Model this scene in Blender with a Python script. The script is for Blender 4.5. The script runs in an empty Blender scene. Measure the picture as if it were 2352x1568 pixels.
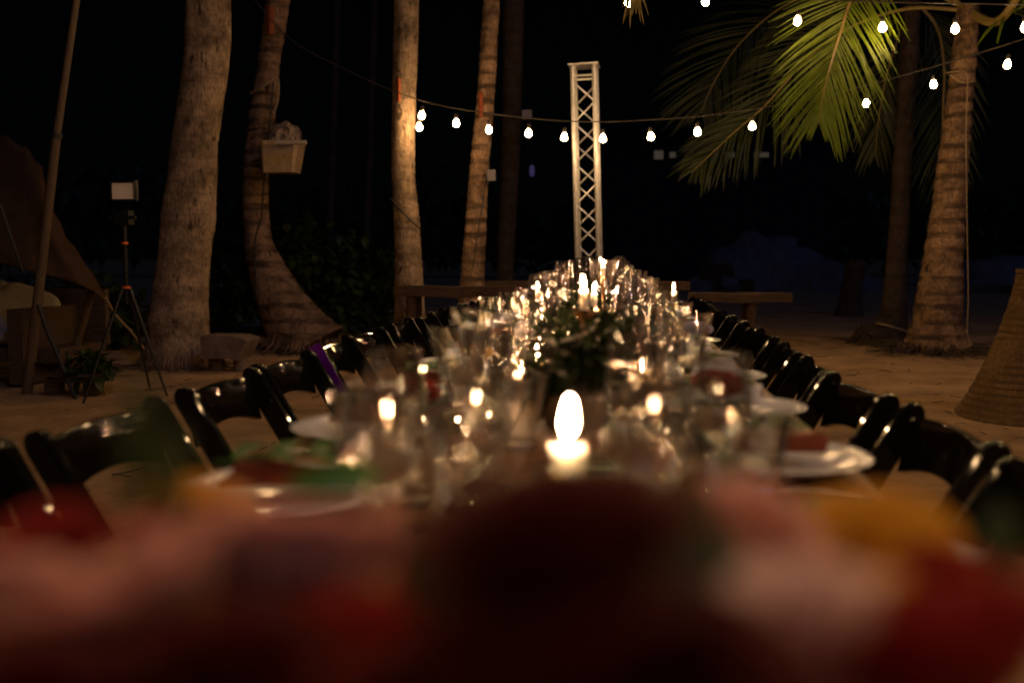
import bpy, math, random
from mathutils import Vector, Matrix, noise
R = math.radians
random.seed(7)
S = bpy.context.scene
COL = S.collection

# ------------------------------------------------------------------ camera
KY = 0.778                                   # metres per table-axis unit used below
FPX, VX, VY = 2287.0, 1418.0, 595.0          # focal length in picture units, vanishing point of the table axis
CX, CY = 1176.0, 784.0
CAM_H = 1.02
pitch = math.atan((CY - VY) / FPX)
yaw = math.atan((VX - CX) / FPX * math.cos(pitch))
cd = bpy.data.cameras.new('camera')
cam = bpy.data.objects.new('camera', cd); COL.objects.link(cam)
cam.location = (0, 0, CAM_H)
cam.rotation_euler = (R(90) - pitch, 0, yaw)
cd.sensor_width = 36; cd.lens = 36 * FPX / 2352
cd.clip_start = 0.01; cd.clip_end = 2000
cd.dof.use_dof = True; cd.dof.focus_distance = 4.4; cd.dof.aperture_fstop = 2.4
S.camera = cam

# ------------------------------------------------------------------ night sky and moon
MOON_EL, MOON_ROT = 38, 140
w = bpy.data.worlds.new('World'); S.world = w; w.use_nodes = True
nt = w.node_tree
sky = nt.nodes.new('ShaderNodeTexSky'); sky.sky_type = 'NISHITA'; sky.sun_disc = False
sky.sun_elevation = R(MOON_EL); sky.sun_rotation = R(MOON_ROT)
bg = nt.nodes['Background']; bg.inputs[1].default_value = 0.00010
nt.links.new(sky.outputs[0], bg.inputs[0])
sl = bpy.data.lights.new('moon', 'SUN'); sl.energy = 0.13; sl.color = (0.22, 0.34, 1.0); sl.angle = R(0.5)
so = bpy.data.objects.new('moon', sl); COL.objects.link(so)
az = R(MOON_ROT)
dirv = Vector((math.sin(az) * math.cos(R(MOON_EL)), math.cos(az) * math.cos(R(MOON_EL)), math.sin(R(MOON_EL))))
so.rotation_euler = dirv.to_track_quat('Z', 'Y').to_euler()
S.view_settings.view_transform = 'Standard'; S.view_settings.look = 'None'
S.view_settings.exposure = 0.0; S.view_settings.gamma = 1.0; S.view_settings.use_curve_mapping = False
S.render.engine = 'CYCLES'
cy = S.cycles
cy.use_denoising = True
try:
    cy.denoiser = 'OPENIMAGEDENOISE'; cy.denoising_input_passes = 'RGB_ALBEDO_NORMAL'
except Exception: pass
cy.use_adaptive_sampling = False
cy.max_bounces = 36; cy.diffuse_bounces = 2; cy.glossy_bounces = 8; cy.transmission_bounces = 36
cy.transparent_max_bounces = 96
cy.sample_clamp_indirect = 400; cy.sample_clamp_direct = 0
cy.caustics_reflective = False; cy.caustics_refractive = False; cy.blur_glossy = 0.0
BULB_L, FLAME_L = 165.0, 1100.0

# ------------------------------------------------------------------ helpers
Rm = cam.rotation_euler.to_matrix()
def at(px, py, Y):
    """point of the place seen at picture position (px, py) of the 2352x1568 photograph, Y units (KY metres each) down the table axis"""
    d = Rm @ Vector(((px - CX) / FPX, (CY - py) / FPX, -1))
    return Vector((0, 0, CAM_H)) + d * (Y * KY / d.y)

def tag(o, label=None, cat=None, group=None, kind=None):
    if label: o['label'] = label
    if cat: o['category'] = cat
    if group: o['group'] = group
    if kind: o['kind'] = kind
    return o
def empty(name, loc=(0, 0, 0), rz=0):
    o = bpy.data.objects.new(name, None); COL.objects.link(o)
    o.location = loc; o.rotation_euler = (0, 0, rz); o.empty_display_size = 0.1
    return o
def thing(name, label, cat, loc=(0, 0, 0), rz=0, group=None):
    return tag(empty(name, loc, rz), label, cat, group)
def link_mesh(name, me, parent=None):
    o = bpy.data.objects.new(name, me); COL.objects.link(o)
    if parent is not None: o.parent = parent
    return o
def copy_tree(o, parent=None):
    c = o.copy(); COL.objects.link(c)
    if parent is not None: c.parent = parent
    for ch in o.children: copy_tree(ch, c)
    return c
ORD = 'first second third fourth fifth sixth seventh eighth ninth tenth eleventh twelfth thirteenth fourteenth fifteenth sixteenth seventeenth eighteenth'.split()

class MB:
    def __init__(s): s.v = []; s.f = []
    def add(s, vs, fs):
        n = len(s.v); s.v.extend([tuple(q) for q in vs]); s.f.extend([tuple(i + n for i in f) for f in fs])
    def box(s, c, size, M=None):
        x, y, z = size[0] / 2, size[1] / 2, size[2] / 2; c = Vector(c)
        vs = [Vector((a * x, b * y, d * z)) for a in (-1, 1) for b in (-1, 1) for d in (-1, 1)]
        if M is not None: vs = [M @ q for q in vs]
        s.add([q + c for q in vs], [(0, 1, 3, 2), (4, 6, 7, 5), (0, 4, 5, 1), (2, 3, 7, 6), (0, 2, 6, 4), (1, 5, 7, 3)])
    def loft(s, rings, cap=True, closed=True):
        n = len(rings[0]); vs = [q for r in rings for q in r]; fs = []
        for i in range(len(rings) - 1):
            for j in range(n if closed else n - 1):
                k = (j + 1) % n
                fs.append((i * n + j, i * n + k, (i + 1) * n + k, (i + 1) * n + j))
        if cap:
            fs.append(tuple(range(n - 1, -1, -1))); b = (len(rings) - 1) * n; fs.append(tuple(range(b, b + n)))
        s.add(vs, fs)
    def tube(s, pts, r, n=8, cap=True):
        pts = [Vector(p) for p in pts]; rings = []
        up = Vector((0, 0, 1)); u = None
        for i, p in enumerate(pts):
            a = pts[max(i - 1, 0)]; b = pts[min(i + 1, len(pts) - 1)]
            t = (b - a).normalized()
            if u is None:
                u = t.cross(up)
                if u.length < 0.05: u = t.cross(Vector((1, 0, 0)))
            u = (u - t * u.dot(t)).normalized(); v = t.cross(u)
            rr = r[i] if isinstance(r, (list, tuple)) else r
            rings.append([p + (u * math.cos(2 * math.pi * k / n) + v * math.sin(2 * math.pi * k / n)) * rr for k in range(n)])
        s.loft(rings, cap)
    def lathe(s, prof, n=24, c=(0, 0, 0), closed_profile=False):
        c = Vector(c)
        rings = [[c + Vector((r * math.cos(2 * math.pi * k / n), r * math.sin(2 * math.pi * k / n), z)) for k in range(n)] for r, z in prof]
        if closed_profile: rings.append(rings[0])
        s.loft(rings, cap=not closed_profile)
    def sheet(s, fn, nu, nv, th):
        """solid panel: fn(u,v)->point, thickness th along the local normal"""
        P = [[Vector(fn(i / nu, j / nv)) for j in range(nv + 1)] for i in range(nu + 1)]
        vs = []; N = (nu + 1) * (nv + 1)
        for sgn in (0.5, -0.5):
            for i in range(nu + 1):
                for j in range(nv + 1):
                    du = P[min(i + 1, nu)][j] - P[max(i - 1, 0)][j]; dv = P[i][min(j + 1, nv)] - P[i][max(j - 1, 0)]
                    nn = du.cross(dv)
                    nn = nn.normalized() if nn.length > 1e-12 else Vector((0, 0, 1))
                    vs.append(P[i][j] + nn * th * sgn)
        q = lambda i, j: i * (nv + 1) + j
        fs = []
        for i in range(nu):
            for j in range(nv):
                fs.append((q(i, j), q(i + 1, j), q(i + 1, j + 1), q(i, j + 1)))
                fs.append((N + q(i, j + 1), N + q(i + 1, j + 1), N + q(i + 1, j), N + q(i, j)))
        b = [q(i, 0) for i in range(nu + 1)] + [q(nu, j) for j in range(1, nv + 1)] + [q(i, nv) for i in range(nu - 1, -1, -1)] + [q(0, j) for j in range(nv - 1, 0, -1)]
        for k in range(len(b)):
            a, c2 = b[k], b[(k + 1) % len(b)]
            fs.append((a, N + a, N + c2, c2))
        s.add(vs, fs)
    def mesh(s, name, mat, smooth=True, angle=None):
        me = bpy.data.meshes.new(name); me.from_pydata(s.v, [], s.f); me.update()
        if mat is not None: me.materials.append(mat)
        if smooth:
            me.polygons.foreach_set('use_smooth', [True] * len(me.polygons))
            if angle is not None:
                try: me.set_sharp_from_angle(angle=R(angle))
                except Exception: pass
        return me
    def build(s, name, mat, parent=None, smooth=True, angle=40):
        return link_mesh(name, s.mesh(name, mat, smooth, angle), parent)

# ------------------------------------------------------------------ materials
def mat(name, base, rough=0.6, spec=0.5, metal=0.0, noise_amt=0.0, noise_scale=8.0, bump=0.0, bump_scale=40.0, trans=0.0, sss=0.0, stretch=None, dark=None, emit=None, detail=6):
    m = bpy.data.materials.new(name); m.use_nodes = True; t = m.node_tree; b = t.nodes['Principled BSDF']
    b.inputs['Base Color'].default_value = (*base, 1); b.inputs['Roughness'].default_value = rough
    b.inputs['Specular IOR Level'].default_value = spec; b.inputs['Metallic'].default_value = metal
    if sss:
        b.inputs['Subsurface Weight'].default_value = sss; b.inputs['Subsurface Radius'].default_value = (1, .75, .5); b.inputs['Subsurface Scale'].default_value = 0.12
    tc = t.nodes.new('ShaderNodeTexCoord'); mp = t.nodes.new('ShaderNodeMapping')
    t.links.new(tc.outputs['Object'], mp.inputs[0])
    if stretch: mp.inputs['Scale'].default_value = stretch
    if noise_amt or dark:
        n = t.nodes.new('ShaderNodeTexNoise'); n.inputs['Scale'].default_value = noise_scale; n.inputs['Detail'].default_value = detail
        n.inputs['Roughness'].default_value = 0.65
        t.links.new(mp.outputs[0], n.inputs['Vector'])
        rp = t.nodes.new('ShaderNodeValToRGB')
        lo = dark if dark else tuple(c * (1 - noise_amt) for c in base)
        hi = tuple(min(1, c * (1 + noise_amt * .6)) for c in base)
        rp.color_ramp.elements[0].position = .34; rp.color_ramp.elements[0].color = (*lo, 1)
        rp.color_ramp.elements[1].position = .66; rp.color_ramp.elements[1].color = (*hi, 1)
        t.links.new(n.outputs[0], rp.inputs[0]); t.links.new(rp.outputs[0], b.inputs['Base Color'])
    if bump:
        n2 = t.nodes.new('ShaderNodeTexNoise'); n2.inputs['Scale'].default_value = bump_scale; n2.inputs['Detail'].default_value = 8
        t.links.new(mp.outputs[0], n2.inputs['Vector'])
        bp = t.nodes.new('ShaderNodeBump'); bp.inputs['Strength'].default_value = bump; bp.inputs['Distance'].default_value = 0.02
        t.links.new(n2.outputs[0], bp.inputs['Height']); t.links.new(bp.outputs[0], b.inputs['Normal'])
    if trans:
        tr = t.nodes.new('ShaderNodeBsdfTranslucent'); mx = t.nodes.new('ShaderNodeMixShader'); mx.inputs[0].default_value = trans
        tr.inputs[0].default_value = (*base, 1)
        if noise_amt or dark: t.links.new(rp.outputs[0], tr.inputs[0])
        o = t.nodes['Material Output']
        t.links.new(b.outputs[0], mx.inputs[1]); t.links.new(tr.outputs[0], mx.inputs[2]); t.links.new(mx.outputs[0], o.inputs[0])
    if emit:
        b.inputs['Emission Color'].default_value = (*emit[0], 1); b.inputs['Emission Strength'].default_value = emit[1]
    return m

def emission(name, col, strength):
    m = bpy.data.materials.new(name); m.use_nodes = True; t = m.node_tree
    t.nodes.remove(t.nodes['Principled BSDF'])
    e = t.nodes.new('ShaderNodeEmission'); e.inputs[0].default_value = (*col, 1); e.inputs[1].default_value = strength
    t.links.new(e.outputs[0], t.nodes['Material Output'].inputs[0])
    return m

def thin_glass(name, tint=(0.97, 0.975, 0.98), boost=0.03, rough=0.02, haze=(.006, .085)):
    """pressed table glass: thin wall (no bending), mirror gloss, a little scatter from the pressed pattern, and painted rim-light haze where the wall is seen edge on"""
    m = bpy.data.materials.new(name); m.use_nodes = True; t = m.node_tree
    t.nodes.remove(t.nodes['Principled BSDF'])
    N = t.nodes.new; L = t.links.new
    a = N('ShaderNodeBsdfTransparent'); a.inputs[0].default_value = (*tint, 1)
    g = N('ShaderNodeBsdfGlossy'); g.inputs['Roughness'].default_value = rough
    f = N('ShaderNodeFresnel'); f.inputs[0].default_value = 1.5
    ad = N('ShaderNodeMath'); ad.operation = 'ADD'; ad.inputs[1].default_value = boost; ad.use_clamp = True
    mn = N('ShaderNodeMath'); mn.operation = 'MINIMUM'; mn.inputs[1].default_value = .45
    mx = N('ShaderNodeMixShader')
    L(f.outputs[0], ad.inputs[0]); L(ad.outputs[0], mn.inputs[0]); L(mn.outputs[0], mx.inputs[0])
    L(a.outputs[0], mx.inputs[1]); L(g.outputs[0], mx.inputs[2])
    d = N('ShaderNodeBsdfDiffuse'); d.inputs[0].default_value = (.82, .82, .86, 1)
    tr = N('ShaderNodeBsdfTranslucent'); tr.inputs[0].default_value = (.82, .82, .86, 1)
    m2 = N('ShaderNodeMixShader'); L(d.outputs[0], m2.inputs[1]); L(tr.outputs[0], m2.inputs[2])
    lw = N('ShaderNodeLayerWeight'); lw.inputs[0].default_value = .5
    pw = N('ShaderNodeMath'); pw.operation = 'POWER'; pw.inputs[1].default_value = 2.5; L(lw.outputs['Facing'], pw.inputs[0])
    mr = N('ShaderNodeMapRange'); mr.inputs[3].default_value = haze[0]; mr.inputs[4].default_value = haze[1]; L(pw.outputs[0], mr.inputs[0])  # whitish haze rises edge on, painting in a rim-lit glow
    m3 = N('ShaderNodeMixShader'); L(mr.outputs[0], m3.inputs[0]); L(mx.outputs[0], m3.inputs[1]); L(m2.outputs[0], m3.inputs[2])
    L(m3.outputs[0], t.nodes['Material Output'].inputs[0])
    return m

def solid_glass(name, ior, rough):
    m = bpy.data.materials.new(name); m.use_nodes = True; t = m.node_tree
    t.nodes.remove(t.nodes['Principled BSDF'])
    g = t.nodes.new('ShaderNodeBsdfGlass'); g.inputs['Roughness'].default_value = rough; g.inputs['IOR'].default_value = ior
    g.inputs[0].default_value = (.99, .99, .99, 1)
    t.links.new(g.outputs[0], t.nodes['Material Output'].inputs[0])
    return m

def bark(name, light, darkc, ring=14.0, worn=.70, gouge=.30):
    """palm bark: upright fibres, dark uneven ring scars, blotches"""
    m = bpy.data.materials.new(name); m.use_nodes = True; t = m.node_tree; b = t.nodes['Principled BSDF']
    b.inputs['Roughness'].default_value = .85; b.inputs['Specular IOR Level'].default_value = .25
    tc = t.nodes.new('ShaderNodeTexCoord')
    def nz(scale, vec, detail=5, rough=.6):
        n = t.nodes.new('ShaderNodeTexNoise'); n.inputs['Scale'].default_value = scale; n.inputs['Detail'].default_value = detail
        n.inputs['Roughness'].default_value = rough; t.links.new(vec, n.inputs['Vector']); return n.outputs[0]
    def mapn(sc):
        k = t.nodes.new('ShaderNodeMapping'); k.inputs['Scale'].default_value = sc; t.links.new(tc.outputs['Object'], k.inputs[0]); return k.outputs[0]
    def math_(op, a, c):
        k = t.nodes.new('ShaderNodeMath'); k.operation = op
        for i, v in enumerate((a, c)):
            if isinstance(v, (int, float)): k.inputs[i].default_value = v
            else: t.links.new(v, k.inputs[i])
        return k.outputs[0]
    def ramp(v, p0, p1):
        k = t.nodes.new('ShaderNodeMapRange'); k.inputs[1].default_value = p0; k.inputs[2].default_value = p1; k.inputs[3].default_value = 0; k.inputs[4].default_value = 1
        k.clamp = True; t.links.new(v, k.inputs[0]); return k.outputs[0]
    fib = nz(1.0, mapn((110, 110, 7)), 4)
    wv = t.nodes.new('ShaderNodeTexWave'); wv.wave_type = 'BANDS'; wv.bands_direction = 'Z'; wv.inputs['Scale'].default_value = .314 / ring
    wv.inputs['Distortion'].default_value = 3.2; wv.inputs['Detail'].default_value = 4; wv.inputs['Detail Scale'].default_value = 1.3; wv.inputs['Detail Roughness'].default_value = .65
    t.links.new(mapn((.35, .35, 1)), wv.inputs['Vector'])
    keep = ramp(nz(1.0, mapn((2.5, 2.5, 5)), 3, .6), .42, .60)          # where a ring scar has worn away
    line = math_('MAXIMUM', ramp(wv.outputs[1], .10, .50), math_('ADD', math_('MULTIPLY', keep, 1 - worn), worn))
    blot = nz(4.0, tc.outputs['Object'], 8, .72); fine = nz(26.0, tc.outputs['Object'], 4, .7)
    gg = ramp(nz(1.0, mapn((13, 13, 5)), 3, .6), gouge, gouge + .05)
    v = math_('MULTIPLY', math_('MULTIPLY', line, gg), ramp(blot, .33, .60))
    v = math_('MULTIPLY', v, math_('ADD', math_('MULTIPLY', ramp(fine, .3, .6), .5), .5))
    v = math_('MULTIPLY', math_('ADD', math_('MULTIPLY', v, .93), .07), math_('ADD', math_('MULTIPLY', ramp(fib, .34, .62), .6), .4))
    mx = t.nodes.new('ShaderNodeMix'); mx.data_type = 'RGBA'
    mx.inputs[6].default_value = (*darkc, 1); mx.inputs[7].default_value = (*light, 1)
    t.links.new(v, mx.inputs[0]); t.links.new(mx.outputs[2], b.inputs['Base Color'])
    bp = t.nodes.new('ShaderNodeBump'); bp.inputs['Strength'].default_value = .7; bp.inputs['Distance'].default_value = .02
    t.links.new(v, bp.inputs['Height']); t.links.new(bp.outputs[0], b.inputs['Normal'])
    return m

WARM = (1.0, 0.60, 0.27)
M = {}
M['bark_pale'] = bark('bark_pale', (.66, .47, .30), (.040, .025, .014), .34, .62, .335)
M['bark_brown'] = bark('bark_brown', (.54, .34, .20), (.020, .012, .008), .16, .05, .32)
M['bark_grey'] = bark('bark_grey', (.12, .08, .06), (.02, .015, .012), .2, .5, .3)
M['sand'] = mat('sand', (.40, .25, .12), .95, .2, noise_amt=.35, noise_scale=2.2, bump=.9, bump_scale=14, detail=10)
M['black_plastic'] = mat('black_plastic', (.006, .0055, .005), .06, .26)
M['black_metal'] = mat('black_metal', (.007, .007, .007), .4, .4)
M['table_wood'] = mat('table_wood', (.36, .20, .09), .4, .5, noise_amt=.4, noise_scale=5, stretch=(14, 1, 14), bump=.15, bump_scale=8)
M['old_wood'] = mat('old_wood', (.10, .06, .033), .8, .3, noise_amt=.5, noise_scale=6, stretch=(1.5, 12, 12), bump=.5, bump_scale=20)
M['pole_wood'] = mat('pole_wood', (.11, .07, .038), .6, .4, noise_amt=.4, noise_scale=5, stretch=(20, 20, 1.5), bump=.2, bump_scale=20)
M['alu'] = mat('aluminium', (.62, .61, .60), .38, .5, metal=.75, noise_amt=.15, noise_scale=20)
M['canvas'] = mat('canvas', (.06, .032, .015), .9, .2, noise_amt=.25, noise_scale=6, bump=.2, bump_scale=60)
M['woven'] = bark('woven', (.36, .22, .095), (.085, .05, .02), .045, .15, .10)
M['cushion'] = mat('cushion', (.42, .36, .28), .9, .2, noise_amt=.1, noise_scale=12, bump=.2, bump_scale=100)
M['porcelain'] = mat('porcelain', (.80, .80, .86), .07, .5)
M['linen'] = mat('linen', (.74, .73, .80), .9, .2, bump=.3, bump_scale=300)
M['napkin'] = mat('napkin', (.20, .045, .025), .9, .2, noise_amt=.2, noise_scale=30, bump=.2, bump_scale=200)
M['wax'] = mat('wax', (.95, .74, .62), .5, .4, sss=1.0)
M['wick'] = mat('wick', (.02, .015, .01), .9)
M['flame'] = emission('flame', (1.0, .50, .23), FLAME_L)
M['bulb'] = emission('bulb_glow', WARM, BULB_L)
M['glass'] = thin_glass('clear_glass', (.985, .985, .985), .14, .02)
M['cut_glass'] = solid_glass('cut_glass', 1.5, .015)
M['water'] = solid_glass('water', 1.33, .0)
M['rubber'] = mat('rubber', (.015, .015, .015), .6)
M['brass'] = mat('brass', (.80, .58, .32), .10, .5, metal=1.0)
M['steel'] = mat('steel', (.6, .58, .55), .22, .5, metal=1.0)
M['orange'] = mat('orange_plastic', (.75, .13, .03), .4)
M['panel_white'] = mat('panel_white', (.82, .72, .58), .6, noise_amt=.1, noise_scale=80)
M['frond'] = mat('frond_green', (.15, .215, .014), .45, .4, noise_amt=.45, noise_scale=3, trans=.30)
M['frond_shaded'] = mat('frond_shaded', (.032, .044, .010), .45, .4, noise_amt=.45, noise_scale=3, trans=.30)  # same green darkened, so the back fronds look dimly lit
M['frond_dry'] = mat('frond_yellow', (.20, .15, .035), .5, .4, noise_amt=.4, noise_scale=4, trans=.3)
M['rachis'] = mat('rachis', (.26, .19, .055), .5, noise_amt=.3, noise_scale=9)
M['leaf_dark'] = mat('leaf_dark', (.036, .060, .014), .5, .35, noise_amt=.5, noise_scale=12, trans=.2)
M['leaf_fresh'] = mat('leaf_fresh', (.05, .16, .02), .4, .5, noise_amt=.3, noise_scale=14, trans=.25)
M['stem'] = mat('stem_green', (.06, .09, .02), .6)
M['salmon'] = mat('petal_salmon', (.93, .50, .41), .6, .3, noise_amt=.2, noise_scale=20, trans=.3)
M['pink'] = mat('petal_pink', (.93, .66, .64), .6, .3, noise_amt=.15, noise_scale=20, trans=.3)
M['red'] = mat('petal_red', (.38, .016, .010), .55, .3, noise_amt=.3, noise_scale=20, trans=.3)
M['wine_red'] = mat('petal_wine', (.10, .0035, .0035), .55, .3, noise_amt=.3, noise_scale=20, trans=.2)
M['lilac'] = mat('petal_lilac', (.62, .52, .78), .6, .3, noise_amt=.15, noise_scale=20, trans=.3)
M['yellow'] = mat('petal_yellow', (.75, .36, .02), .6, .3, noise_amt=.2, noise_scale=20, trans=.3)
M['orange_petal'] = mat('petal_orange', (.75, .16, .03), .6, .3, noise_amt=.2, noise_scale=20, trans=.3)
M['ceramic'] = mat('ceramic_vase', (.30, .24, .18), .4, .5, noise_amt=.2)
M['purple'] = mat('gleam_purple', (.10, .006, .24), .22, .6)
M['bin'] = mat('bin_plastic', (.45, .32, .18), .55, .4, noise_amt=.25, noise_scale=14)
M['stripe'] = mat('cloth_stripe', (.55, .40, .24), .5, .5, dark=(.05, .035, .03), noise_scale=1.6, stretch=(22, 22, 6), detail=1)
M['orange_tape'] = mat('orange_tape', (.32, .07, .02), .7, noise_amt=.3, noise_scale=12)
M['rope'] = mat('rope', (.34, .25, .15), .9, noise_amt=.3, noise_scale=60)
M['cable'] = mat('cable', (.03, .026, .022), .35)
M['rock'] = mat('rock', (.11, .11, .12), .9, noise_amt=.4, noise_scale=3, bump=.8, bump_scale=5)
M['red_pole'] = mat('red_pole', (.45, .05, .02), .4)
M['litter'] = mat('dry_litter', (.05, .035, .022), .9)
M['stone'] = mat('stone', (.17, .12, .085), .9, noise_amt=.4, noise_scale=7, bump=.6, bump_scale=18)
M['house'] = mat('house_wall', (.010, .010, .011), .9)
M['window_lit'] = emission('window_lit', (1.0, .80, .62), .04)
M['lamp_violet'] = emission('lamp_violet', (.50, .36, 1.0), .06)

# ------------------------------------------------------------------ ground
def ground_z(x, y):
    r = math.hypot(x, y - 6)
    return 0.035 * noise.noise(Vector((x * .6, y * .6, 3.1))) + .02 * noise.noise(Vector((x * 1.9, y * 1.9, 8.0))) + (.022 * min(0, noise.noise(Vector((x * 4.2, y * 3.4, 1.7))) + .05) if r < 9 else 0) if r < 60 else 0.0
def build_ground():
    xs = sorted(set([-1500, -400, -120, -60, -35] + [round(-20 + .25 * i, 3) for i in range(161)] + [round(-5 + .07 * i, 3) for i in range(143)] + [35, 60, 120, 400, 1500]))
    ys = sorted(set([-1500, -200, -30, -10] + [round(-4 + .25 * i, 3) for i in range(145)] + [round(1 + .07 * i, 3) for i in range(172)] + [36, 42, 50, 60, 80, 120, 400, 1500]))
    mb = MB(); nx, ny = len(xs), len(ys)
    vs = [(x, y, ground_z(x, y) - .02) for x in xs for y in ys]
    mb.add(vs, [(i * ny + j, (i + 1) * ny + j, (i + 1) * ny + j + 1, i * ny + j + 1) for i in range(nx - 1) for j in range(ny - 1)])
    return mb.build('sand_ground', M['sand'], angle=None)
tag(build_ground(), 'pale sand of the beach under the table and palms', None, None, 'structure')

# ------------------------------------------------------------------ palms
def smooth_rows(rows, n):
    out = []
    for k in range(n + 1):
        t = k / n * (len(rows) - 1); i = min(int(t), len(rows) - 2); f = t - i
        p0 = rows[max(i - 1, 0)]; p1 = rows[i]; p2 = rows[i + 1]; p3 = rows[min(i + 2, len(rows) - 1)]
        out.append([0.5 * (2 * b + (c - a) * f + (2 * a - 5 * b + 4 * c - d) * f * f + (3 * b - a - 3 * c + d) * f ** 3) for a, b, c, d in zip(p0, p1, p2, p3)])
    return out

def trunk_mesh(pts, material, seed, ring_h=.09, amp=.018, nseg=28, root=True):
    """pts: (x, y, z, r) from ground up; ring scars are real ridges"""
    total = sum((Vector(pts[i][:3]) - Vector(pts[i + 1][:3])).length for i in range(len(pts) - 1))
    n = max(40, int(total / .022))
    rows = smooth_rows(pts, n); mb = MB(); rings = []; rnd = random.Random(seed); L = 0; prev = None
    nxt = 0.05; bounds = [0.0]
    while bounds[-1] < total + 1: bounds.append(bounds[-1] + ring_h * rnd.uniform(.6, 1.5))
    bi = 0
    for i, (x, y, z, r) in enumerate(rows):
        c = Vector((x, y, z))
        if prev is not None: L += (c - prev).length
        prev = c
        a = Vector(rows[max(i - 1, 0)][:3]); b = Vector(rows[min(i + 1, n)][:3]); t = (b - a).normalized()
        u = t.cross(Vector((0, 1, 0))).normalized() if abs(t.y) < .95 else Vector((1, 0, 0)); v = t.cross(u)
        ring = []
        for k in range(nseg):
            an = 2 * math.pi * k / nseg
            d = u * math.cos(an) + v * math.sin(an)
            Lk = L + .05 * noise.noise(Vector((math.cos(an) * 1.3 + seed, math.sin(an) * 1.3, L * 1.4)))
            while bi + 1 < len(bounds) and bounds[bi + 1] < L - .15: bi += 1
            j = bi
            while j + 1 < len(bounds) and bounds[j + 1] < Lk: j += 1
            f = (Lk - bounds[j]) / max(.01, bounds[min(j + 1, len(bounds) - 1)] - bounds[j])
            saw = (1 - f) ** 1.6
            nn = noise.noise(Vector((d.x * 2.2 + seed * 3, d.y * 2.2, L * 3.0)))
            n3 = noise.noise(Vector((d.x * 9 + seed, d.y * 9, L * 9.0)))
            rr = r * (1 + .06 * nn + .022 * n3) + amp * (saw - .4) * (.6 + .8 * abs(nn))
            ring.append(c + d * rr)
        rings.append(ring)
    mb.loft(rings, cap=True)
    return mb.mesh('trunk', material, True, 60)

def px_trunk(Y, rows, top_z=5.0, ground=0.0):
    """(py, xl, xr) rows from the top of the picture down -> world points from ground up"""
    pts = []
    for py, xl, xr in rows:
        a, b = at(xl, py, Y), at(xr, py, Y)
        c = (a + b) / 2; pts.append([c.x, c.y, c.z, (b.x - a.x) / 2])
    pts.reverse()
    if pts[0][2] > ground + .03:
        dx = (pts[0][0] - pts[1][0]) / (pts[0][2] - pts[1][2]); dz = ground - .06 - pts[0][2]
        pts.insert(0, [pts[0][0] + dx * dz * .6, pts[0][1], ground - .06, pts[0][3] * 1.12])
    if pts[-1][2] < top_z:
        dx = (pts[-1][0] - pts[-2][0]) / (pts[-1][2] - pts[-2][2]); dz = top_z - pts[-1][2]
        pts.append([pts[-1][0] + dx * dz, pts[-1][1], top_z, pts[-1][3] * .93])
    return pts

def palm(label, Y, rows, material, seed, top_z=5.0, **k):
    pts = px_trunk(Y, rows, top_z)
    root = thing('palm_tree', label, 'palm tree', (pts[0][0], pts[0][1], 0))
    o0 = Vector((pts[0][0], pts[0][1], 0))
    loc = [[p[0] - o0.x, p[1] - o0.y, p[2], p[3]] for p in pts]
    link_mesh('trunk', trunk_mesh(loc, material, seed, **k), root)
    return root, pts

palmA, ptsA = palm('thick pale palm trunk at left, scarred bark, beside the tripod light', 11.8,
    [(0, 430, 528), (130, 427, 524), (300, 403, 501), (420, 386, 494), (500, 376, 490), (600, 366, 479), (700, 352, 474), (780, 344, 479), (850, 336, 492)], M['bark_pale'], 1, ring_h=.22, amp=.007)
palmB, ptsB = palm('curved palm leaning from a wide foot, with a bin strapped to it', 14.3,
    [(0, 612, 665), (80, 603, 652), (150, 592, 641), (220, 582, 636), (300, 569, 628), (400, 560, 616), (500, 560, 617), (560, 563, 626), (620, 572, 655), (680, 588, 692), (740, 607, 738), (800, 618, 800)], M['bark_brown'], 2, ring_h=.085, amp=.012)
palmC, ptsC = palm('upright palm lit by the first bulbs of the string', 13.2,
    [(0, 905, 962), (150, 903, 958), (300, 900, 953), (400, 900, 953), (500, 905, 962), (600, 908, 968), (720, 906, 975)], M['bark_pale'], 3, ring_h=.07, amp=.006)
palmD, ptsD = palm('slim leaning palm with banded bark behind the wooden plank', 14.2,
    [(0, 1110, 1148), (200, 1098, 1137), (400, 1078, 1122), (500, 1070, 1118), (650, 1057, 1112)], M['bark_brown'], 4, ring_h=.10, amp=.012)
palmE, ptsE = palm('dark palm trunk in shadow just left of the metal truss', 19.5,
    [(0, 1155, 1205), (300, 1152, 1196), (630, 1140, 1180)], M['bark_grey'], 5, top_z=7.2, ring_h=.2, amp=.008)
palmF, ptsF = palm('palm at right with bright hanging fronds and a tied string', 14.8,
    [(70, 2193, 2246), (150, 2185, 2241), (250, 2172, 2232), (400, 2150, 2222), (500, 2138, 2217), (600, 2120, 2212), (700, 2102, 2210), (760, 2096, 2211), (800, 2084, 2219)], M['bark_brown'], 6, top_z=3.75, ring_h=.15, amp=.018)
palmG, ptsG = palm('dark palm trunk with a rope round its foot behind right palm', 16.4,
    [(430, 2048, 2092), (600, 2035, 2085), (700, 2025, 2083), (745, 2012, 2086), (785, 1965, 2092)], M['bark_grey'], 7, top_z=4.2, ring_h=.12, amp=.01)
for i, (x, lab) in enumerate(((760, 'faint thin trunk left of the two in the dark beyond curved palm'), (845, 'faint thin trunk just left of the bulb lit palm, far off'))):
    palm(lab, 27, [(0, x + 8, x + 24), (300, x - 2, x + 14), (640, x - 14, x + 4)], M['bark_grey'], 20 + i, top_z=7, ring_h=.3, amp=.004)

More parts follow.
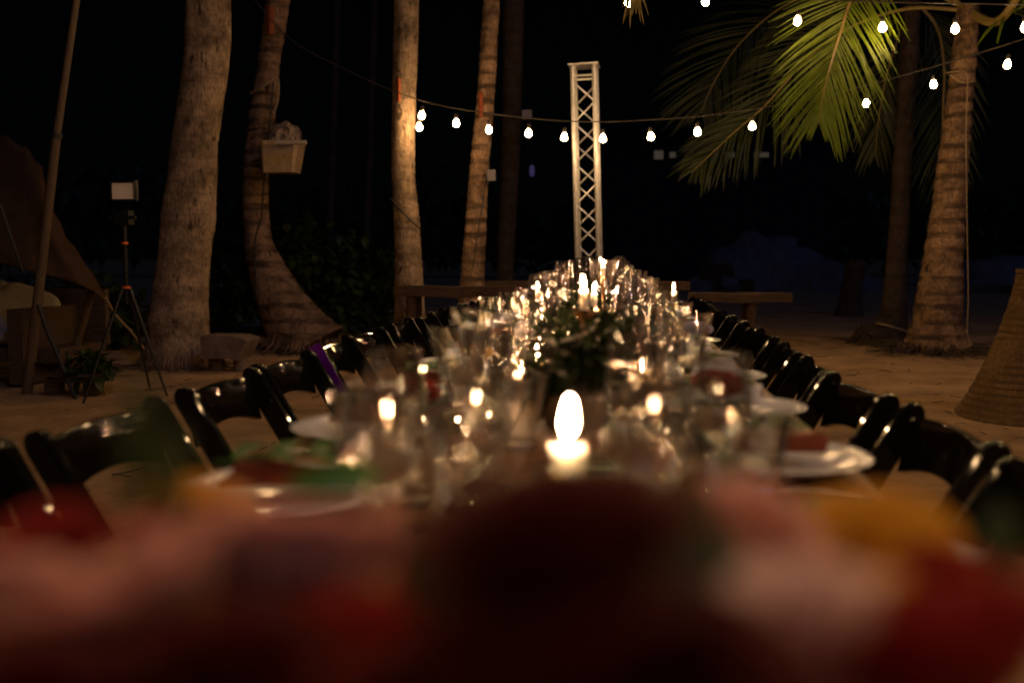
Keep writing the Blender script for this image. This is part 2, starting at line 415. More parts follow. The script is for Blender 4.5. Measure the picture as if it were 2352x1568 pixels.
# roots and litter round the foot of the right palm
rnd = random.Random(3)
mb = MB()
fb = Vector((ptsF[0][0], ptsF[0][1], 0))
for k in range(90):
    a = rnd.uniform(0, 2 * math.pi); r0 = rnd.uniform(.2, .45); ln = rnd.uniform(.15, .9)
    p = Vector((math.cos(a) * r0, math.sin(a) * r0, .10 * rnd.random())); q = [p]
    for s in range(4):
        a += rnd.uniform(-.45, .45); p = p + Vector((math.cos(a), math.sin(a), 0)) * ln / 4
        p.z = max(.0, .10 - .03 * s) * rnd.random() + .005; q.append(p.copy())
    mb.tube(q, [.012, .010, .008, .006, .003], 5)
ro = mb.build('root', M['litter'], palmF); ro['kind'] = 'stuff'
sk = MB()
for k in range(110):
    a = 2 * math.pi * k / 110 + rnd.uniform(-.02, .02); r1 = .36 + .05 * rnd.random()
    sk.tube([(math.cos(a) * .29, math.sin(a) * .29, .22 + .05 * rnd.random()), (math.cos(a) * .33, math.sin(a) * .33, .1), (math.cos(a) * r1, math.sin(a) * r1, -.01)], [.008, .012, .008], 5)
s2 = sk.build('root_skirt', M['bark_brown'], palmF); s2['kind'] = 'stuff'

def skirt(parent, pts, n, seed, m_):
    rnd = random.Random(seed); r = pts[0][3]; mb = MB()
    for k in range(n):
        a = 2 * math.pi * k / n + rnd.uniform(-.05, .05); h = rnd.uniform(.05, .2); r1 = r * rnd.uniform(1.05, 1.35)
        mb.tube([(math.cos(a) * r * .95, math.sin(a) * r * .95, h), (math.cos(a) * r * 1.04, math.sin(a) * r * 1.04, h * .4), (math.cos(a) * r1, math.sin(a) * r1, -.03)], [.006, .012, .007], 5)
        if k % 3 == 0:
            b = a + rnd.uniform(-.5, .5); q = [(math.cos(a) * r1, math.sin(a) * r1, .01)]; L = rnd.uniform(.1, .5)
            for t in range(3): b += rnd.uniform(-.6, .6); q.append((q[-1][0] + math.cos(b) * L / 3, q[-1][1] + math.sin(b) * L / 3, rnd.uniform(-.02, .012)))
            mb.tube(q, [.009, .007, .005, .003], 5)
    mb.build('root_skirt', m_, parent)['kind'] = 'stuff'
skirt(palmA, ptsA, 70, 81, M['bark_brown']); skirt(palmB, ptsB, 80, 82, M['bark_brown']); skirt(palmC, ptsC, 50, 83, M['bark_brown']); skirt(palmG, ptsG, 60, 84, M['bark_grey'])

# ------------------------------------------------------------------ fronds
def frond(parent, path, lmax, n, material, seed, droop=.55, spread=60, base_skip=.06, rw=.022, dry=None, w=.018, tip_dense=1.0):
    """path: world points of the midrib from the crown outwards; leaflets are single bent blades on either side"""
    rnd = random.Random(seed)
    rows = smooth_rows([list(p) for p in path], 48); P = [Vector(r) for r in rows]
    fr = MB(); fr.tube(P, [rw * (1 - .85 * i / 48) for i in range(49)], 6)
    inv = parent.matrix_basis.inverted()
    off = Vector(parent.location)
    fr.v = [tuple(Vector(q) - off) for q in fr.v]
    fo = fr.build('frond', M['rachis'], parent)
    lf = MB()
    for side in (-1, 1):
        for k in range(n):
            t = base_skip + (1 - base_skip) * (k + rnd.uniform(-.3, .3)) / n
            t = min(max(t, 0), .995)
            x = t * 48; i = min(int(x), 47); p = P[i].lerp(P[i + 1], x - i); tn = (P[i + 1] - P[i]).normalized()
            # side direction: horizontal-ish, perpendicular to the rib
            sd = tn.cross(Vector((0, -.85, .5))); sd = sd.normalized() * side
            an = R(spread * (1 - .55 * t) + rnd.uniform(-5, 5))
            d = (tn * math.cos(an) + sd * math.sin(an)).normalized()
            ln = lmax * (math.sin(math.pi * min(1, (.14 + .80 * t))) ** .6) * rnd.uniform(.86, 1.08) * (.55 if t > .93 else 1)
            q = [p]; dd = d.copy(); seg = 6
            wob = Vector((rnd.uniform(-1, 1), rnd.uniform(-1, 1), 0)) * .10
            for s in range(seg):
                dd = (dd + Vector((0, 0, -1)) * droop * (.07 + .16 * s / seg) + wob * .25 + Vector((0, rnd.uniform(-.03, .03), 0))).normalized()
                q.append(q[-1] + dd * ln / seg)
            fl = (dd.cross(Vector((0, 1, 0)))); fl = fl.normalized() if fl.length > .1 else Vector((1, 0, 0))
            fl = (fl + Vector((0, rnd.uniform(-.6, .6), 0)) + Vector((0, .35 * side, 0))).normalized()
            vs = []; fs = []
            for s, pt in enumerate(q):
                f = s / seg; ww = w * (0.55 + .9 * f if f < .35 else .9 * (1 - ((f - .35) / .65) ** 2.2)) + .0006
                rid = Vector((0, -1, 0)) * ww * .35
                vs += [pt - fl * ww - off, pt + rid - off, pt + fl * ww - off]
            for s in range(seg):
                a = s * 3; fs += [(a, a + 1, a + 4, a + 3), (a + 1, a + 2, a + 5, a + 4)]
            lf.add(vs, fs)
    lo = lf.build('leaflets', material, fo, angle=None); lo['kind'] = 'stuff'
    return fo

crownF = Vector((ptsF[-1][0], ptsF[-1][1], 3.7))
def apx(l): return [at(*q) for q in l]
frond(palmF, [crownF] + apx([(2110, -60, 13.6), (2010, -60, 12.4), (1960, -10, 12.0), (1932, 70, 11.8), (1908, 150, 11.7), (1890, 220, 11.7), (1881, 282, 11.7)]), .86, 64, M['frond'], 11, droop=.38, spread=58, base_skip=.30, w=.0085)
frond(palmF, [crownF] + apx([(2080, -40, 15.2), (1930, -30, 16), (1800, 15, 16.8), (1700, 100, 17), (1640, 190, 17), (1610, 260, 17)]), 1.25, 58, M['frond_shaded'], 12, droop=.5, spread=66, base_skip=.32, w=.011)
frond(palmF, [crownF] + apx([(2090, 20, 15.0), (1960, 60, 15.0), (1860, 130, 14.9), (1760, 240, 14.8), (1680, 310, 14.6), (1590, 395, 14.4)]), .95, 62, M['frond_shaded'], 13, droop=.6, spread=56, base_skip=.30, w=.0105)
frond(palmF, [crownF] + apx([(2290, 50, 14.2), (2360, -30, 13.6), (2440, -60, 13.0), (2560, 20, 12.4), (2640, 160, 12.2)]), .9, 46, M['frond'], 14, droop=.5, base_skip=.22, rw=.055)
frond(palmF, [crownF] + apx([(2160, -10, 15.5), (2060, -40, 16.2), (1960, -20, 16.6), (1880, 60, 16.8), (1830, 160, 16.9)]), 1.0, 40, M['frond_shaded'], 15, droop=.5, base_skip=.2)
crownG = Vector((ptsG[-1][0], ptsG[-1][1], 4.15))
frond(palmG, [crownG] + apx([(2150, 60, 16.4), (2168, 150, 16.2), (2166, 250, 16.1), (2163, 360, 16.0), (2163, 480, 16.0)]), .95, 54, M['frond_shaded'], 16, droop=.6, spread=44, base_skip=.12, w=.011)
frond(palmG, [crownG] + apx([(2080, 40, 16.9), (2040, 160, 16.9), (2020, 260, 16.9), (2010, 360, 17.0)]), .8, 36, M['frond_shaded'], 17, droop=.6, spread=48, base_skip=.2)
crownE = Vector((ptsE[-1][0], ptsE[-1][1], 7.0))
frond(palmE, [crownE] + apx([(1290, -560, 14.5), (1390, -460, 10.4), (1430, -280, 9.0), (1446, -120, 8.75), (1456, 5, 8.7)]), .5, 44, M['frond_dry'], 18, droop=.7, spread=26, base_skip=.3, w=.008)

# ------------------------------------------------------------------ string lights
bulb_prof = [(.012, .034), (.017, .024), (.026, .008), (.031, -.008), (.030, -.022), (.022, -.034), (.010, -.041)]
bm_ = MB(); bm_.lathe(bulb_prof, 10); BULB = bm_.mesh('bulb', M['bulb'])
sk_ = MB(); sk_.lathe([(.008, .088), (.015, .085), (.0165, .06), (.0165, .036), (.013, .034)], 10); SOCKET = sk_.mesh('socket', M['cable'])
def string_light(label, path, bulbs, r=.006):
    root = thing('string_light', label, 'string light', (0, 0, 0))
    rows = smooth_rows([list(p) for p in path], 70)
    c = MB(); c.tube([Vector(q) for q in rows], r, 6); c.build('cable', M['cable'], root)
    for p in bulbs:
        b = link_mesh('bulb', BULB, root); b.location = p; b.rotation_euler = (random.uniform(-.12, .12), random.uniform(-.12, .12), random.uniform(0, 6))
        s = link_mesh('socket', SOCKET, b)
    return root
def lift(p): return p + Vector((0, 0, .09))
b1 = [(969, 264, 12.75), (963, 291, 12.9), (1048, 282, 12.75), (1123, 297, 12.7), (1214, 305, 12.7), (1296, 314, 12.65), (1385, 317, 12.6), (1495, 313, 12.7), (1602, 302, 12.7), (1728, 289, 12.7), (1990, 236, 12.9), (2144, 193, 13.1), (2314, 147, 12.8), (2480, 95, 12.6)]
string_light('warm bulb string sagging low across the frame past the truss',
    apx([(540, -60, 12.2), (660, 85, 12.4), (800, 163, 12.5), (920, 215, 12.6), (1030, 246, 12.7), (1200, 270, 12.7), (1350, 280, 12.6), (1500, 275, 12.7), (1650, 262, 12.7), (1860, 228, 12.8), (2050, 180, 13.0), (2200, 137, 13.1), (2352, 90, 12.7), (2500, 40, 12.5)]), apx(b1))
b2 = [(1300, -20, 11.42), (1443, 5, 11.42), (1620, 2, 11.42), (1832, 47, 11.42), (2027, 62, 11.42), (2194, 65, 11.42), (2354, 62, 11.42), (2520, 50, 11.42)]
string_light('warm bulb string along the top edge in front of the fronds',
    apx([(700, -330, 9.0), (1100, -120, 9.2), (1300, -60, 11.42), (1443, -32, 11.42), (1620, -35, 11.42), (1832, -4, 11.42), (2027, 5, 11.42), (2194, 8, 11.42), (2354, 10, 11.42), (2520, 0, 11.42), (2800, -60, 11.42)]), apx(b2))
# the same festoon goes on over the table, above the frame
for (Y, z0, lab) in ((6.2, 3.3, 'warm bulb string over the middle of the table'), (3.6, 3.15, 'warm bulb string over the near half of the table'), (1.0, 2.7, 'warm bulb string over the near end of the table'), (-.35, 2.1, 'warm bulb string added behind the near end of the table')):  # last row, unseen behind the lens, is added to brighten the flowers
    pts = [Vector((x, Y + .25 * math.sin(x), z0 + .028 * (x * x) / 4 )) for x in [-2.8 + 8.3 * i / 10 for i in range(11)]]
    string_light(lab, [lift(p) for p in pts], [p for i, p in enumerate(pts) if i % 1 == 0])

# ------------------------------------------------------------------ truss
def build_truss():
    Y = 13.6
    top = at(1342, 150, Y); bot = at(1354, 640, Y); lean = (top.x - bot.x) / (top.z - bot.z)
    H = top.z; bx = top.x - lean * H
    root = thing('truss_tower', 'silver box truss tower standing upright beyond the far table end', 'truss', (bx, Y * KY, 0))
    root.rotation_euler = (0, math.atan(lean), R(-4))
    a = .112; z0 = .02; z1 = H - .02
    for sx in (-1, 1):
        for sy in (-1, 1):
            m = MB(); m.tube([(sx * a, sy * a, z0), (sx * a, sy * a, z1)], .025, 14); m.build('chord', M['alu'], root)
    n = 13; step = (z1 - .16 - z0 - .1) / n
    bases = {}
    for face in range(4):
        for k in range(n):
            s = 1 if (k + (face in (1, 2))) % 2 else -1
            za, zb = z0 + .1 + k * step, z0 + .1 + (k + 1) * step
            if face == 0: p, q = (-s * a, -a, za), (s * a, -a, zb)
            elif face == 1: p, q = (-s * a, a, za), (s * a, a, zb)
            elif face == 2: p, q = (-a, -s * a, za), (-a, s * a, zb)
            else: p, q = (a, -s * a, za), (a, s * a, zb)
            m = MB(); m.tube([p, q], .0085, 8); m.build('brace', M['alu'], root)
    for z in (z0 + .08, z1 - .10):
        for p, q in (((-a, -a, z), (a, -a, z)), ((-a, a, z), (a, a, z)), ((-a, -a, z), (-a, a, z)), ((a, -a, z), (a, a, z))):
            m = MB(); m.tube([p, q], .0125, 8); m.build('crossbar', M['alu'], root)
    m = MB(); m.box((0, 0, H - .008), (.31, .31, .012)); m.build('top_plate', M['alu'], root)
    m = MB(); m.box((0, 0, .008), (.6, .6, .016)); m.build('base_plate', M['alu'], root)
build_truss()

# ------------------------------------------------------------------ tables
TX0, TX1, TZ = -.475, .305, .755
TXC = (TX0 + TX1) / 2
def build_table():
    root = thing('banquet_table', 'x', 'table', (TXC, 0, 0), 0, 'wooden tables set end to end')
    L = 1.90; W = TX1 - TX0; n = 5; pw = W / n
    for k in range(n):
        m = MB(); m.box((-W / 2 + pw * (k + .5), L / 2, TZ - .014), (pw - .004, L - .006, .028)); m.build('plank', M['table_wood'], root, smooth=False)
    for y in (.12, L / 2, L - .12):
        m = MB(); m.box((0, y, TZ - .05), (W - .1, .06, .042)); m.build('batten', M['table_wood'], root, smooth=False)
    for sx in (-1, 1):
        for y in (.2, L - .2):
            m = MB(); m.box((sx * (W / 2 - .1), y, (TZ - .072) / 2 - .02), (.05, .05, TZ - .072 + .04)); m.build('leg', M['table_wood'], root, smooth=False)
    return root
t0 = build_table()
for k in range(4):
    t = t0 if k == 0 else copy_tree(t0)
    t.location = (TXC, .05 + 1.90 * k, [0, 0, .012, .026][k])
    t['label'] = ['wooden banquet table at the near end under the big flowers', 'wooden banquet table joined second from the near end', 'wooden banquet table third along, crowded with glasses', 'wooden banquet table at the far end by the truss'][k]
def tz(y): return TZ + (.026 if y > 5.75 else .012 if y > 3.85 else 0)

# ------------------------------------------------------------------ folding chairs
def build_chair():
    """faces local +x; top of the back at x=0"""
    root = thing('folding_chair', 'x', 'chair', (0, 0, 0), 0, 'black folding chairs along the table')
    H = .775; hw = .212
    dv = Vector((math.sin(R(31)), 0, -math.cos(R(31)))); nv = Vector((math.cos(R(31)), 0, math.sin(R(31))))
    dp = Vector((math.sin(R(13)), 0, -math.cos(R(13))))      # the back panel stands steeper than the rails
    L = H / math.cos(R(31))
    for sy in (-1, 1):
        m = MB(); rings = []
        for s in [0, .006, .016, .03, .2, .45, .7, L - .01, L]:
            k = min(1, math.sqrt(max(0.02, 1 - ((.03 - s) / .03) ** 2))) if s < .03 else 1
            c = Vector((0, sy * (hw - .012), H)) + dv * s
            hx, hy = .0245 * k, .014
            rings.append([c + nv * x + Vector((0, y, 0)) for x, y in ((-hx, -hy * .6), (-hx * .8, -hy), (hx * .8, -hy), (hx, -hy * .6), (hx, hy * .6), (hx * .8, hy), (-hx * .8, hy), (-hx, hy * .6))])
        m.loft(rings); m.build('side_rail', M['black_plastic'], root, angle=30)
    m = MB()
    def bk(u, v):
        y = (u - .5) * 2 * (hw - .026); q = 1 - (2 * u - 1) ** 2
        s0 = .034 - .022 * q ** .7; s1 = .132 - .036 * q
        s = s0 + (s1 - s0) * v
        return Vector((.004, y, H)) + dp * s - nv * (.016 * q)
    m.sheet(bk, 18, 8, .016); m.build('backrest', M['black_plastic'], root, angle=60)
    m = MB()
    def rim(u):
        y = (u - .5) * 2 * (hw - .026); q = 1 - (2 * u - 1) ** 2
        return Vector((.004, y, H)) + dp * (.034 - .022 * q ** .7) - nv * (.016 * q)
    m.tube([rim(i / 18) for i in range(19)], .0065, 8); m.build('back_rim', M['black_plastic'], root)
    m = MB()
    m.sheet(lambda u, v: (.13 + .37 * u, (v - .5) * (.375 - .02 * u), .445 - .012 * math.sin(math.pi * v) * (1 - u * .3) + .006 * u), 8, 8, .026)
    m.build('seat', M['black_plastic'], root, angle=50)
    for sy in (-1, 1):
        m = MB(); rings = []
        a = Vector((.36, sy * (hw - .04), .425)); b = Vector((.02, sy * (hw - .04), 0))
        dd = (b - a).normalized(); n2 = Vector((dd.z, 0, -dd.x))
        for t in (0, 1):
            c = a.lerp(b, t); rings.append([c + n2 * x + Vector((0, y, 0)) for x, y in ((-.017, -.011), (.017, -.011), (.017, .011), (-.017, .011))])
        m.loft(rings); m.build('rear_leg', M['black_plastic'], root, smooth=False)
    m = MB(); m.tube([(.40, -hw + .02, .135), (.40, hw - .02, .135)], .011, 8); m.build('stretcher', M['black_plastic'], root)
    return root
ch0 = build_chair(); used = False
rnd = random.Random(9)
left_y = [1.30, 1.93, 2.62, 3.25, 3.86, 4.52, 5.2, 5.86, 6.5, 7.16, 7.8, 8.45, 9.1]
left_y = [KY * q - .02 for q in left_y]
right_y = [1.33, 2.0, 2.62, 3.24, 3.88, 4.5, 5.12, 5.76, 6.4, 7.04, 7.7, 8.34, 9.0]
right_y = [KY * q - .02 for q in right_y]
for side, ys in ((-1, left_y), (1, right_y)):
    for k, y in enumerate(ys):
        c = ch0 if not used else copy_tree(ch0); used = True
        x = -.95 if side < 0 else .555
        yc = y + .21
        jx = rnd.uniform(-.025, .025)
        c.location = (x + jx, yc, -.025 + rnd.uniform(-.006, .006)); c.rotation_euler = (0, 0, (0 if side < 0 else math.pi) + rnd.uniform(-.08, .08))
        sd = 'left' if side < 0 else 'right'
        if k < 9: c['label'] = 'black folding chair, %s from the near end of the table\'s %s row' % (ORD[k], sd)
        else: c['label'] = 'black folding chair hidden among glasses at far end of %s row' % sd
        c['group'] = 'black folding chairs along the table\'s %s side' % sd

# purple ribbon on the fifth left chair: reflected purple light as a coloured strip
def gleam():
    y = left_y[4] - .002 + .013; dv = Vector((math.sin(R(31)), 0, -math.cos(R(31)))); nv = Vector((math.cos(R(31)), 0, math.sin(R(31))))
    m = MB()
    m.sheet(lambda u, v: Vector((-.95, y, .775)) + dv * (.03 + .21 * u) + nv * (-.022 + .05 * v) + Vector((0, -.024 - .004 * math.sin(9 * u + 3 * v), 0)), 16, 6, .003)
    o = m.build('purple_gleam', M['purple']); tag(o, 'painted purple ribbon down the post of a left row chair', 'gleam')
gleam()

# ------------------------------------------------------------------ glassware
def build_wine(h=.215, r=.040):
    root = thing('wine_glass', 'x', 'glass')
    s = h / .215; q = r / .040
    m = MB(); m.lathe([(.0, .0), (.036, .0), (.036, .002), (.020, .006), (.007, .010), (.0042, .02), (.0036, .05), (.0045, .088 * s), (.010, .096 * s), (.0, .096 * s)], 20)
    m.build('stem', M['cut_glass'], root)
    out = [(.008, .0955), (.022, .102), (.034, .118), (.040, .140), (.039, .165), (.035, .195), (.0325, .215)]
    inn = [(a - .0012, b + (.0015 if b < .11 else 0)) for a, b in reversed(out)]
    m = MB(); m.lathe([(a * q, b * s) for a, b in out + inn], 24, closed_profile=True); m.build('bowl', M['glass'], root)
    m = MB(); m.lathe([(0, .0985 * s), (.018, .103 * s), (.0315, .118 * s), (.0375, .138 * s), (.0372, .152 * s), (0, .152 * s)], 24); m.build('water', M['water'], root, angle=50)
    m = MB(); m.lathe([(.0312, .2145 * s), (.0325, .2135 * s), (.0338, .2145 * s), (.0325, .2160 * s)], 24, closed_profile=True); m.build('rim', M['cut_glass'], root)
    return root
def build_flute():
    root = thing('flute', 'x', 'glass')
    m = MB(); m.lathe([(.0, .0), (.032, .0), (.032, .002), (.016, .006), (.006, .010), (.004, .02), (.004, .075), (.009, .082), (.0, .083)], 16); m.build('stem', M['cut_glass'], root)
    out = [(.008, .082), (.016, .095), (.023, .13), (.026, .18), (.0255, .225), (.0245, .258)]
    m = MB(); m.lathe(out + [(a - .0014, b + (.002 if b < .1 else 0)) for a, b in reversed(out)], 20, closed_profile=True); m.build('bowl', M['glass'], root)
    m = MB(); m.lathe([(0, .0845), (.0145, .097), (.0212, .13), (.0238, .165), (0, .165)], 20); m.build('water', M['water'], root, angle=50)
    return root
def build_goblet():
    root = thing('water_goblet', 'x', 'glass')
    m = MB(); m.lathe([(.0, .0), (.037, .0), (.037, .003), (.018, .009), (.009, .016), (.008, .03), (.012, .04), (.008, .052), (.014, .066), (.0, .066)], 16)
    m.build('stem', M['cut_glass'], root)
    out = [(.010, .064), (.022, .070), (.0275, .080), (.0330, .105), (.0395, .135), (.0455, .165)]
    rings = []; n = 32
    def row(a, b, fl): return [Vector(((a + (.0014 if k % 2 else -.0014) * fl) * math.cos(2 * math.pi * k / n), (a + (.0014 if k % 2 else -.0014) * fl) * math.sin(2 * math.pi * k / n), b)) for k in range(n)]
    for a, b in out: rings.append(row(a, b, 1 if b < .15 else 0))
    for a, b in reversed(out): rings.append(row(a - .002, b + (.002 if b < .08 else 0), 0))
    rings.append(rings[0]); m = MB(); m.loft(rings, cap=False); m.build('bowl', M['glass'], root, angle=25)
    m = MB(); m.lathe([(0, .068), (.018, .0715), (.0248, .081), (.0300, .104), (.0328, .118), (0, .118)], 24); m.build('water', M['water'], root, angle=50)
    return root
def build_tumbler():
    root = thing('tumbler', 'x', 'glass')
    n = 24; out = [(.0255, .014), (.0305, .04), (.0368, .075), (.0420, .105)]
    inn = [(.0406, .105), (.0353, .075), (.0289, .04), (.0240, .014)]
    m = MB(); rings = []
    for a, b in out: rings.append([Vector(((a + (.0014 if k % 2 else 0) * (b < .08)) * math.cos(2 * math.pi * k / n), (a + (.0014 if k % 2 else 0) * (b < .08)) * math.sin(2 * math.pi * k / n), b)) for k in range(n)])
    for a, b in inn: rings.append([Vector((a * math.cos(2 * math.pi * k / n), a * math.sin(2 * math.pi * k / n), b)) for k in range(n)])
    rings.append(rings[0]); m.loft(rings, cap=False); m.build('wall', M['glass'], root, angle=20)
    m = MB(); m.lathe([(0, .0), (.021, .0), (.0245, .003), (.0252, .0135), (.020, .0135), (0, .010)], 24); m.build('base', M['cut_glass'], root, angle=40)
    return root
protos = {'wine_glass': build_wine(.225), 'water_goblet': build_goblet(), 'tumbler': build_tumbler(), 'flute': build_flute()}
pused = set()
def place(kind, x, y, label, group, rz=None):
    c = protos[kind] if kind not in pused else copy_tree(protos[kind]); pused.add(kind)
    c.location = (x, y, tz(y) + .001); c.rotation_euler = (0, 0, rnd.uniform(0, 6) if rz is None else rz)
    c['label'] = label; c['group'] = group
    return c
# plates, napkins, leaf
def build_plate():
    root = thing('plate', 'x', 'plate')
    m = MB(); m.lathe([(0, .002), (.070, .002), (.072, .0), (.076, .003), (.100, .014), (.118, .019), (.120, .021), (.117, .0225), (.098, .018), (.075, .008), (.0, .0065)], 40)
    m.build('dish', M['porcelain'], root, angle=60)
    return root
plate0 = build_plate()
plate_used = False
def leaf_pts(mb, base, d, up, ln, wd, curl=.3, seg=5):
    d = Vector(d).normalized(); sd = d.cross(Vector(up))
    sd = sd.normalized() if sd.length > .05 else Vector((1, 0, 0)); nn = sd.cross(d)
    vs = []; fs = []
    for s in range(seg + 1):
        f = s / seg; w = wd * math.sin(math.pi * (f * .92 + .05)) ** .8 if f < 1 else .0005
        c = Vector(base) + d * ln * f - nn * curl * ln * f * f
        vs += [c - sd * w + nn * w * .3, c, c + sd * w + nn * w * .3]
    for s in range(seg):
        a = s * 3; fs += [(a, a + 1, a + 4, a + 3), (a + 1, a + 2, a + 5, a + 4)]
    mb.add(vs, fs)

SEATS = {'left': [1.32, 1.84, 2.43, 3.03, 3.63, 4.25, 4.87, 5.5, 6.12, 6.76, 7.4, 8.05, 8.7, 9.3], 'right': [1.06, 1.63, 2.18, 2.76, 3.36, 3.96, 4.58, 5.2, 5.84, 6.48, 7.12, 7.76, 8.4, 9.05]}
for sd, ys in SEATS.items():
    ys = [KY * q for q in ys]
    sg = -1 if sd == 'left' else 1
    for k, y in enumerate(ys):
        px = TX0 + .117 if sg < 0 else TX1 - .108
        near = k < 7
        pl = '%s setting from the near end on the %s side' % (ORD[k], sd)
        far = 'among the sparkling glasses at the far %s end of table' % sd
        p = plate0 if not plate_used else copy_tree(plate0); plate_used = True
        p.location = (px, y, tz(y)); p['label'] = ('white dinner plate at the ' + pl) if near else 'white dinner plate ' + far; p['group'] = 'white plates along the %s side' % sd
        gx = px - sg * .165
        if y > 2.0: place('wine_glass', gx + rnd.uniform(-.012, .012), y + .13 + rnd.uniform(-.02, .02), ('clear wine glass at the ' + pl) if near else 'clear wine glass ' + far, 'wine glasses along the %s side' % sd)
        if y > 3.3: place('flute', gx - sg * .02 + rnd.uniform(-.012, .012), y + .06 + rnd.uniform(-.02, .02), ('slender clear flute at the ' + pl) if near else 'slender clear flute ' + far, 'flutes along the %s side' % sd)
        if y > 1.55: place('water_goblet', px - sg * .06 + rnd.uniform(-.02, .02), y + .17 + rnd.uniform(-.02, .02), ('outer goblet at the ' + pl) if near else 'outer cut glass goblet ' + far, 'outer goblets along the %s side' % sd)
        place('water_goblet' if y > 1.3 else 'tumbler', gx + sg * .035 + rnd.uniform(-.012, .012), y + .015 + rnd.uniform(-.02, .02), (('inner goblet at the ' if y > 1.3 else 'short tumbler at the ') + pl) if near else 'inner cut glass goblet ' + far, 'goblets along the %s side' % sd)
        place('tumbler', gx - sg * .055 + rnd.uniform(-.012, .012), y - .04 + rnd.uniform(-.02, .02), ('short ribbed tumbler at the ' + pl) if near else 'short ribbed tumbler ' + far, 'tumblers along the %s side' % sd)
        if k < 9:   # napkin: dark and folded flat on the first plates, white and standing on the others
            nl = ORD[k] + ' plate from the near end on the ' + sd
            m = MB(); a = rnd.uniform(-.2, .2); dark = k in (0, 1) or (k == 2 and sg < 0)
            if dark:
                m.sheet(lambda u, v: Vector((-sg * .02 + (u - .5) * .15 + .01 * math.sin(5 * v), (v - .5) * .075, .030 + .010 * math.sin(math.pi * v) * (1 + .4 * math.sin(7 * u)))), 10, 8, .006)
                o = m.build('napkin', M['napkin']); lab = 'dark red folded napkin on the '
            else:
                m.sheet(lambda u, v: Vector((-sg * .015 + (u - .5) * .12, (v - .5) * .10, .030 + .016 * math.sin(math.pi * v) ** .5 * (1 + .3 * math.sin(6 * u + 2)))), 10, 8, .008)
                o = m.build('napkin', M['linen']); lab = 'white folded napkin on the '
            o.location = (px, y, tz(y) + .002); o.rotation_euler = (0, 0, a)
            tag(o, lab + nl, 'napkin', 'napkins on the plates')
            if k < 5:
                m = MB(); h0 = .056; fx = 0
                for q in range(5):
                    leaf_pts(m, (-.06 + q * .02, 0, h0), (.6, (-1) ** q * .8, .35), (0, 0, 1), .065, .014, .3)
                m.tube([(-.08, 0, h0 - .002), (.05, .005, h0 + .002)], .002, 5)
                o = m.build('leaf_sprig', M['leaf_fresh'], angle=None); o.location = (px - sg * .02 + fx, y - .02, tz(y) + .002); o.rotation_euler = (0, 0, a + .3)
                tag(o, 'green leaf sprig on the ' + nl, 'sprig', 'sprigs on the plates')

# extra near glasses beside the front candle
for kind, x, y, sc, lab in (('wine_glass', -.185, .96, .76, 'short clear wine glass nearest the front candle on its left'), ('wine_glass', -.125, 1.10, .78, 'short wine glass just behind left of the front candle'),
                        ('wine_glass', -.215, 1.22, .78, 'short wine glass between the near left plate and front candle'),
                        ('wine_glass', .035, 1.06, .74, 'short wine glass just right of the front candle'), ('wine_glass', .02, 1.40, .80, 'short wine glass straight behind the front candle'),
                        ('wine_glass', .105, 1.28, .76, 'short wine glass beside the small loose greenery'), ('wine_glass', -.15, 1.46, .82, 'short wine glass left of the red bloom bud vase'),
                        ('tumbler', -.31, 1.52, 1, 'short tumbler behind the near left plate'), ('tumbler', .14, 1.34, 1, 'short tumbler behind the near right plate')):
    o = place(kind, x, y * KY, lab, 'glasses beside the front candle'); o.scale = (sc, sc, sc)
# cutlery
def build_fork():
    m = MB(); m.sheet(lambda u, v: (-.10 + .13 * u, (v - .5) * (.012 - .007 * math.sin(math.pi * u) + .004 * u ** 6), .004 + .006 * math.sin(2.6 * u)), 12, 3, .0022)
    m.sheet(lambda u, v: (.03 + .028 * u, (v - .5) * (.010 + .013 * u ** .6), .0075 - .006 * math.sin(math.pi * u)), 6, 4, .002)
    for k in range(4): m.tube([(.056, -.0093 + .0062 * k, .007), (.078, -.0093 + .0062 * k, .006), (.10, -.0085 + .0057 * k, .011)], [.0017, .0015, .0008], 6)
    return m.mesh('fork', M['steel'])
def build_knife():
    m = MB(); m.sheet(lambda u, v: (-.11 + .12 * u, (v - .5) * (.013 - .003 * u), .004 + .001 * math.sin(3 * u)), 10, 3, .006)
    m.sheet(lambda u, v: (.0095 + .105 * u, -.008 + .019 * v * (1 - u ** 5 * .8), .0045), 10, 3, .0016)
    return m.mesh('knife', M['steel'])
def build_spoon():
    m = MB(); m.sheet(lambda u, v: (-.10 + .135 * u, (v - .5) * (.013 - .009 * math.sin(math.pi * (.25 + .6 * u))), .004 + .007 * math.sin(2.6 * u)), 12, 3, .0022)
    m.sheet(lambda u, v: (.033 + .058 * u, (v - .5) * .040 * math.sin(math.pi * (.06 + .9 * u)) ** .7, .008 - .0075 * math.sin(math.pi * u) * (1 - (2 * v - 1) ** 2)), 12, 8, .0016)
    return m.mesh('spoon', M['steel'])
CUT = {'fork': build_fork(), 'knife': build_knife(), 'spoon': build_spoon()}
for sd, ys in SEATS.items():
    sg = -1 if sd == 'left' else 1
    for k, y in enumerate(ys[:6]):
        for nm, dy in (('fork', .150), ('knife', -.138), ('spoon', -.165)):
            o = link_mesh(nm, CUT[nm]); yy = y * KY - sg * dy
            o.location = ((TX0 + .125 if sg < 0 else TX1 - .120), yy, tz(yy) + .0005); o.rotation_euler = (0, 0, (0 if sg < 0 else math.pi) + rnd.uniform(-.06, .06))
            tag(o, 'steel %s beside the %s plate from the near end on the %s' % (nm, ORD[k], sd), nm, '%ss beside the plates' % nm if nm != 'knife' else 'knives beside the plates')

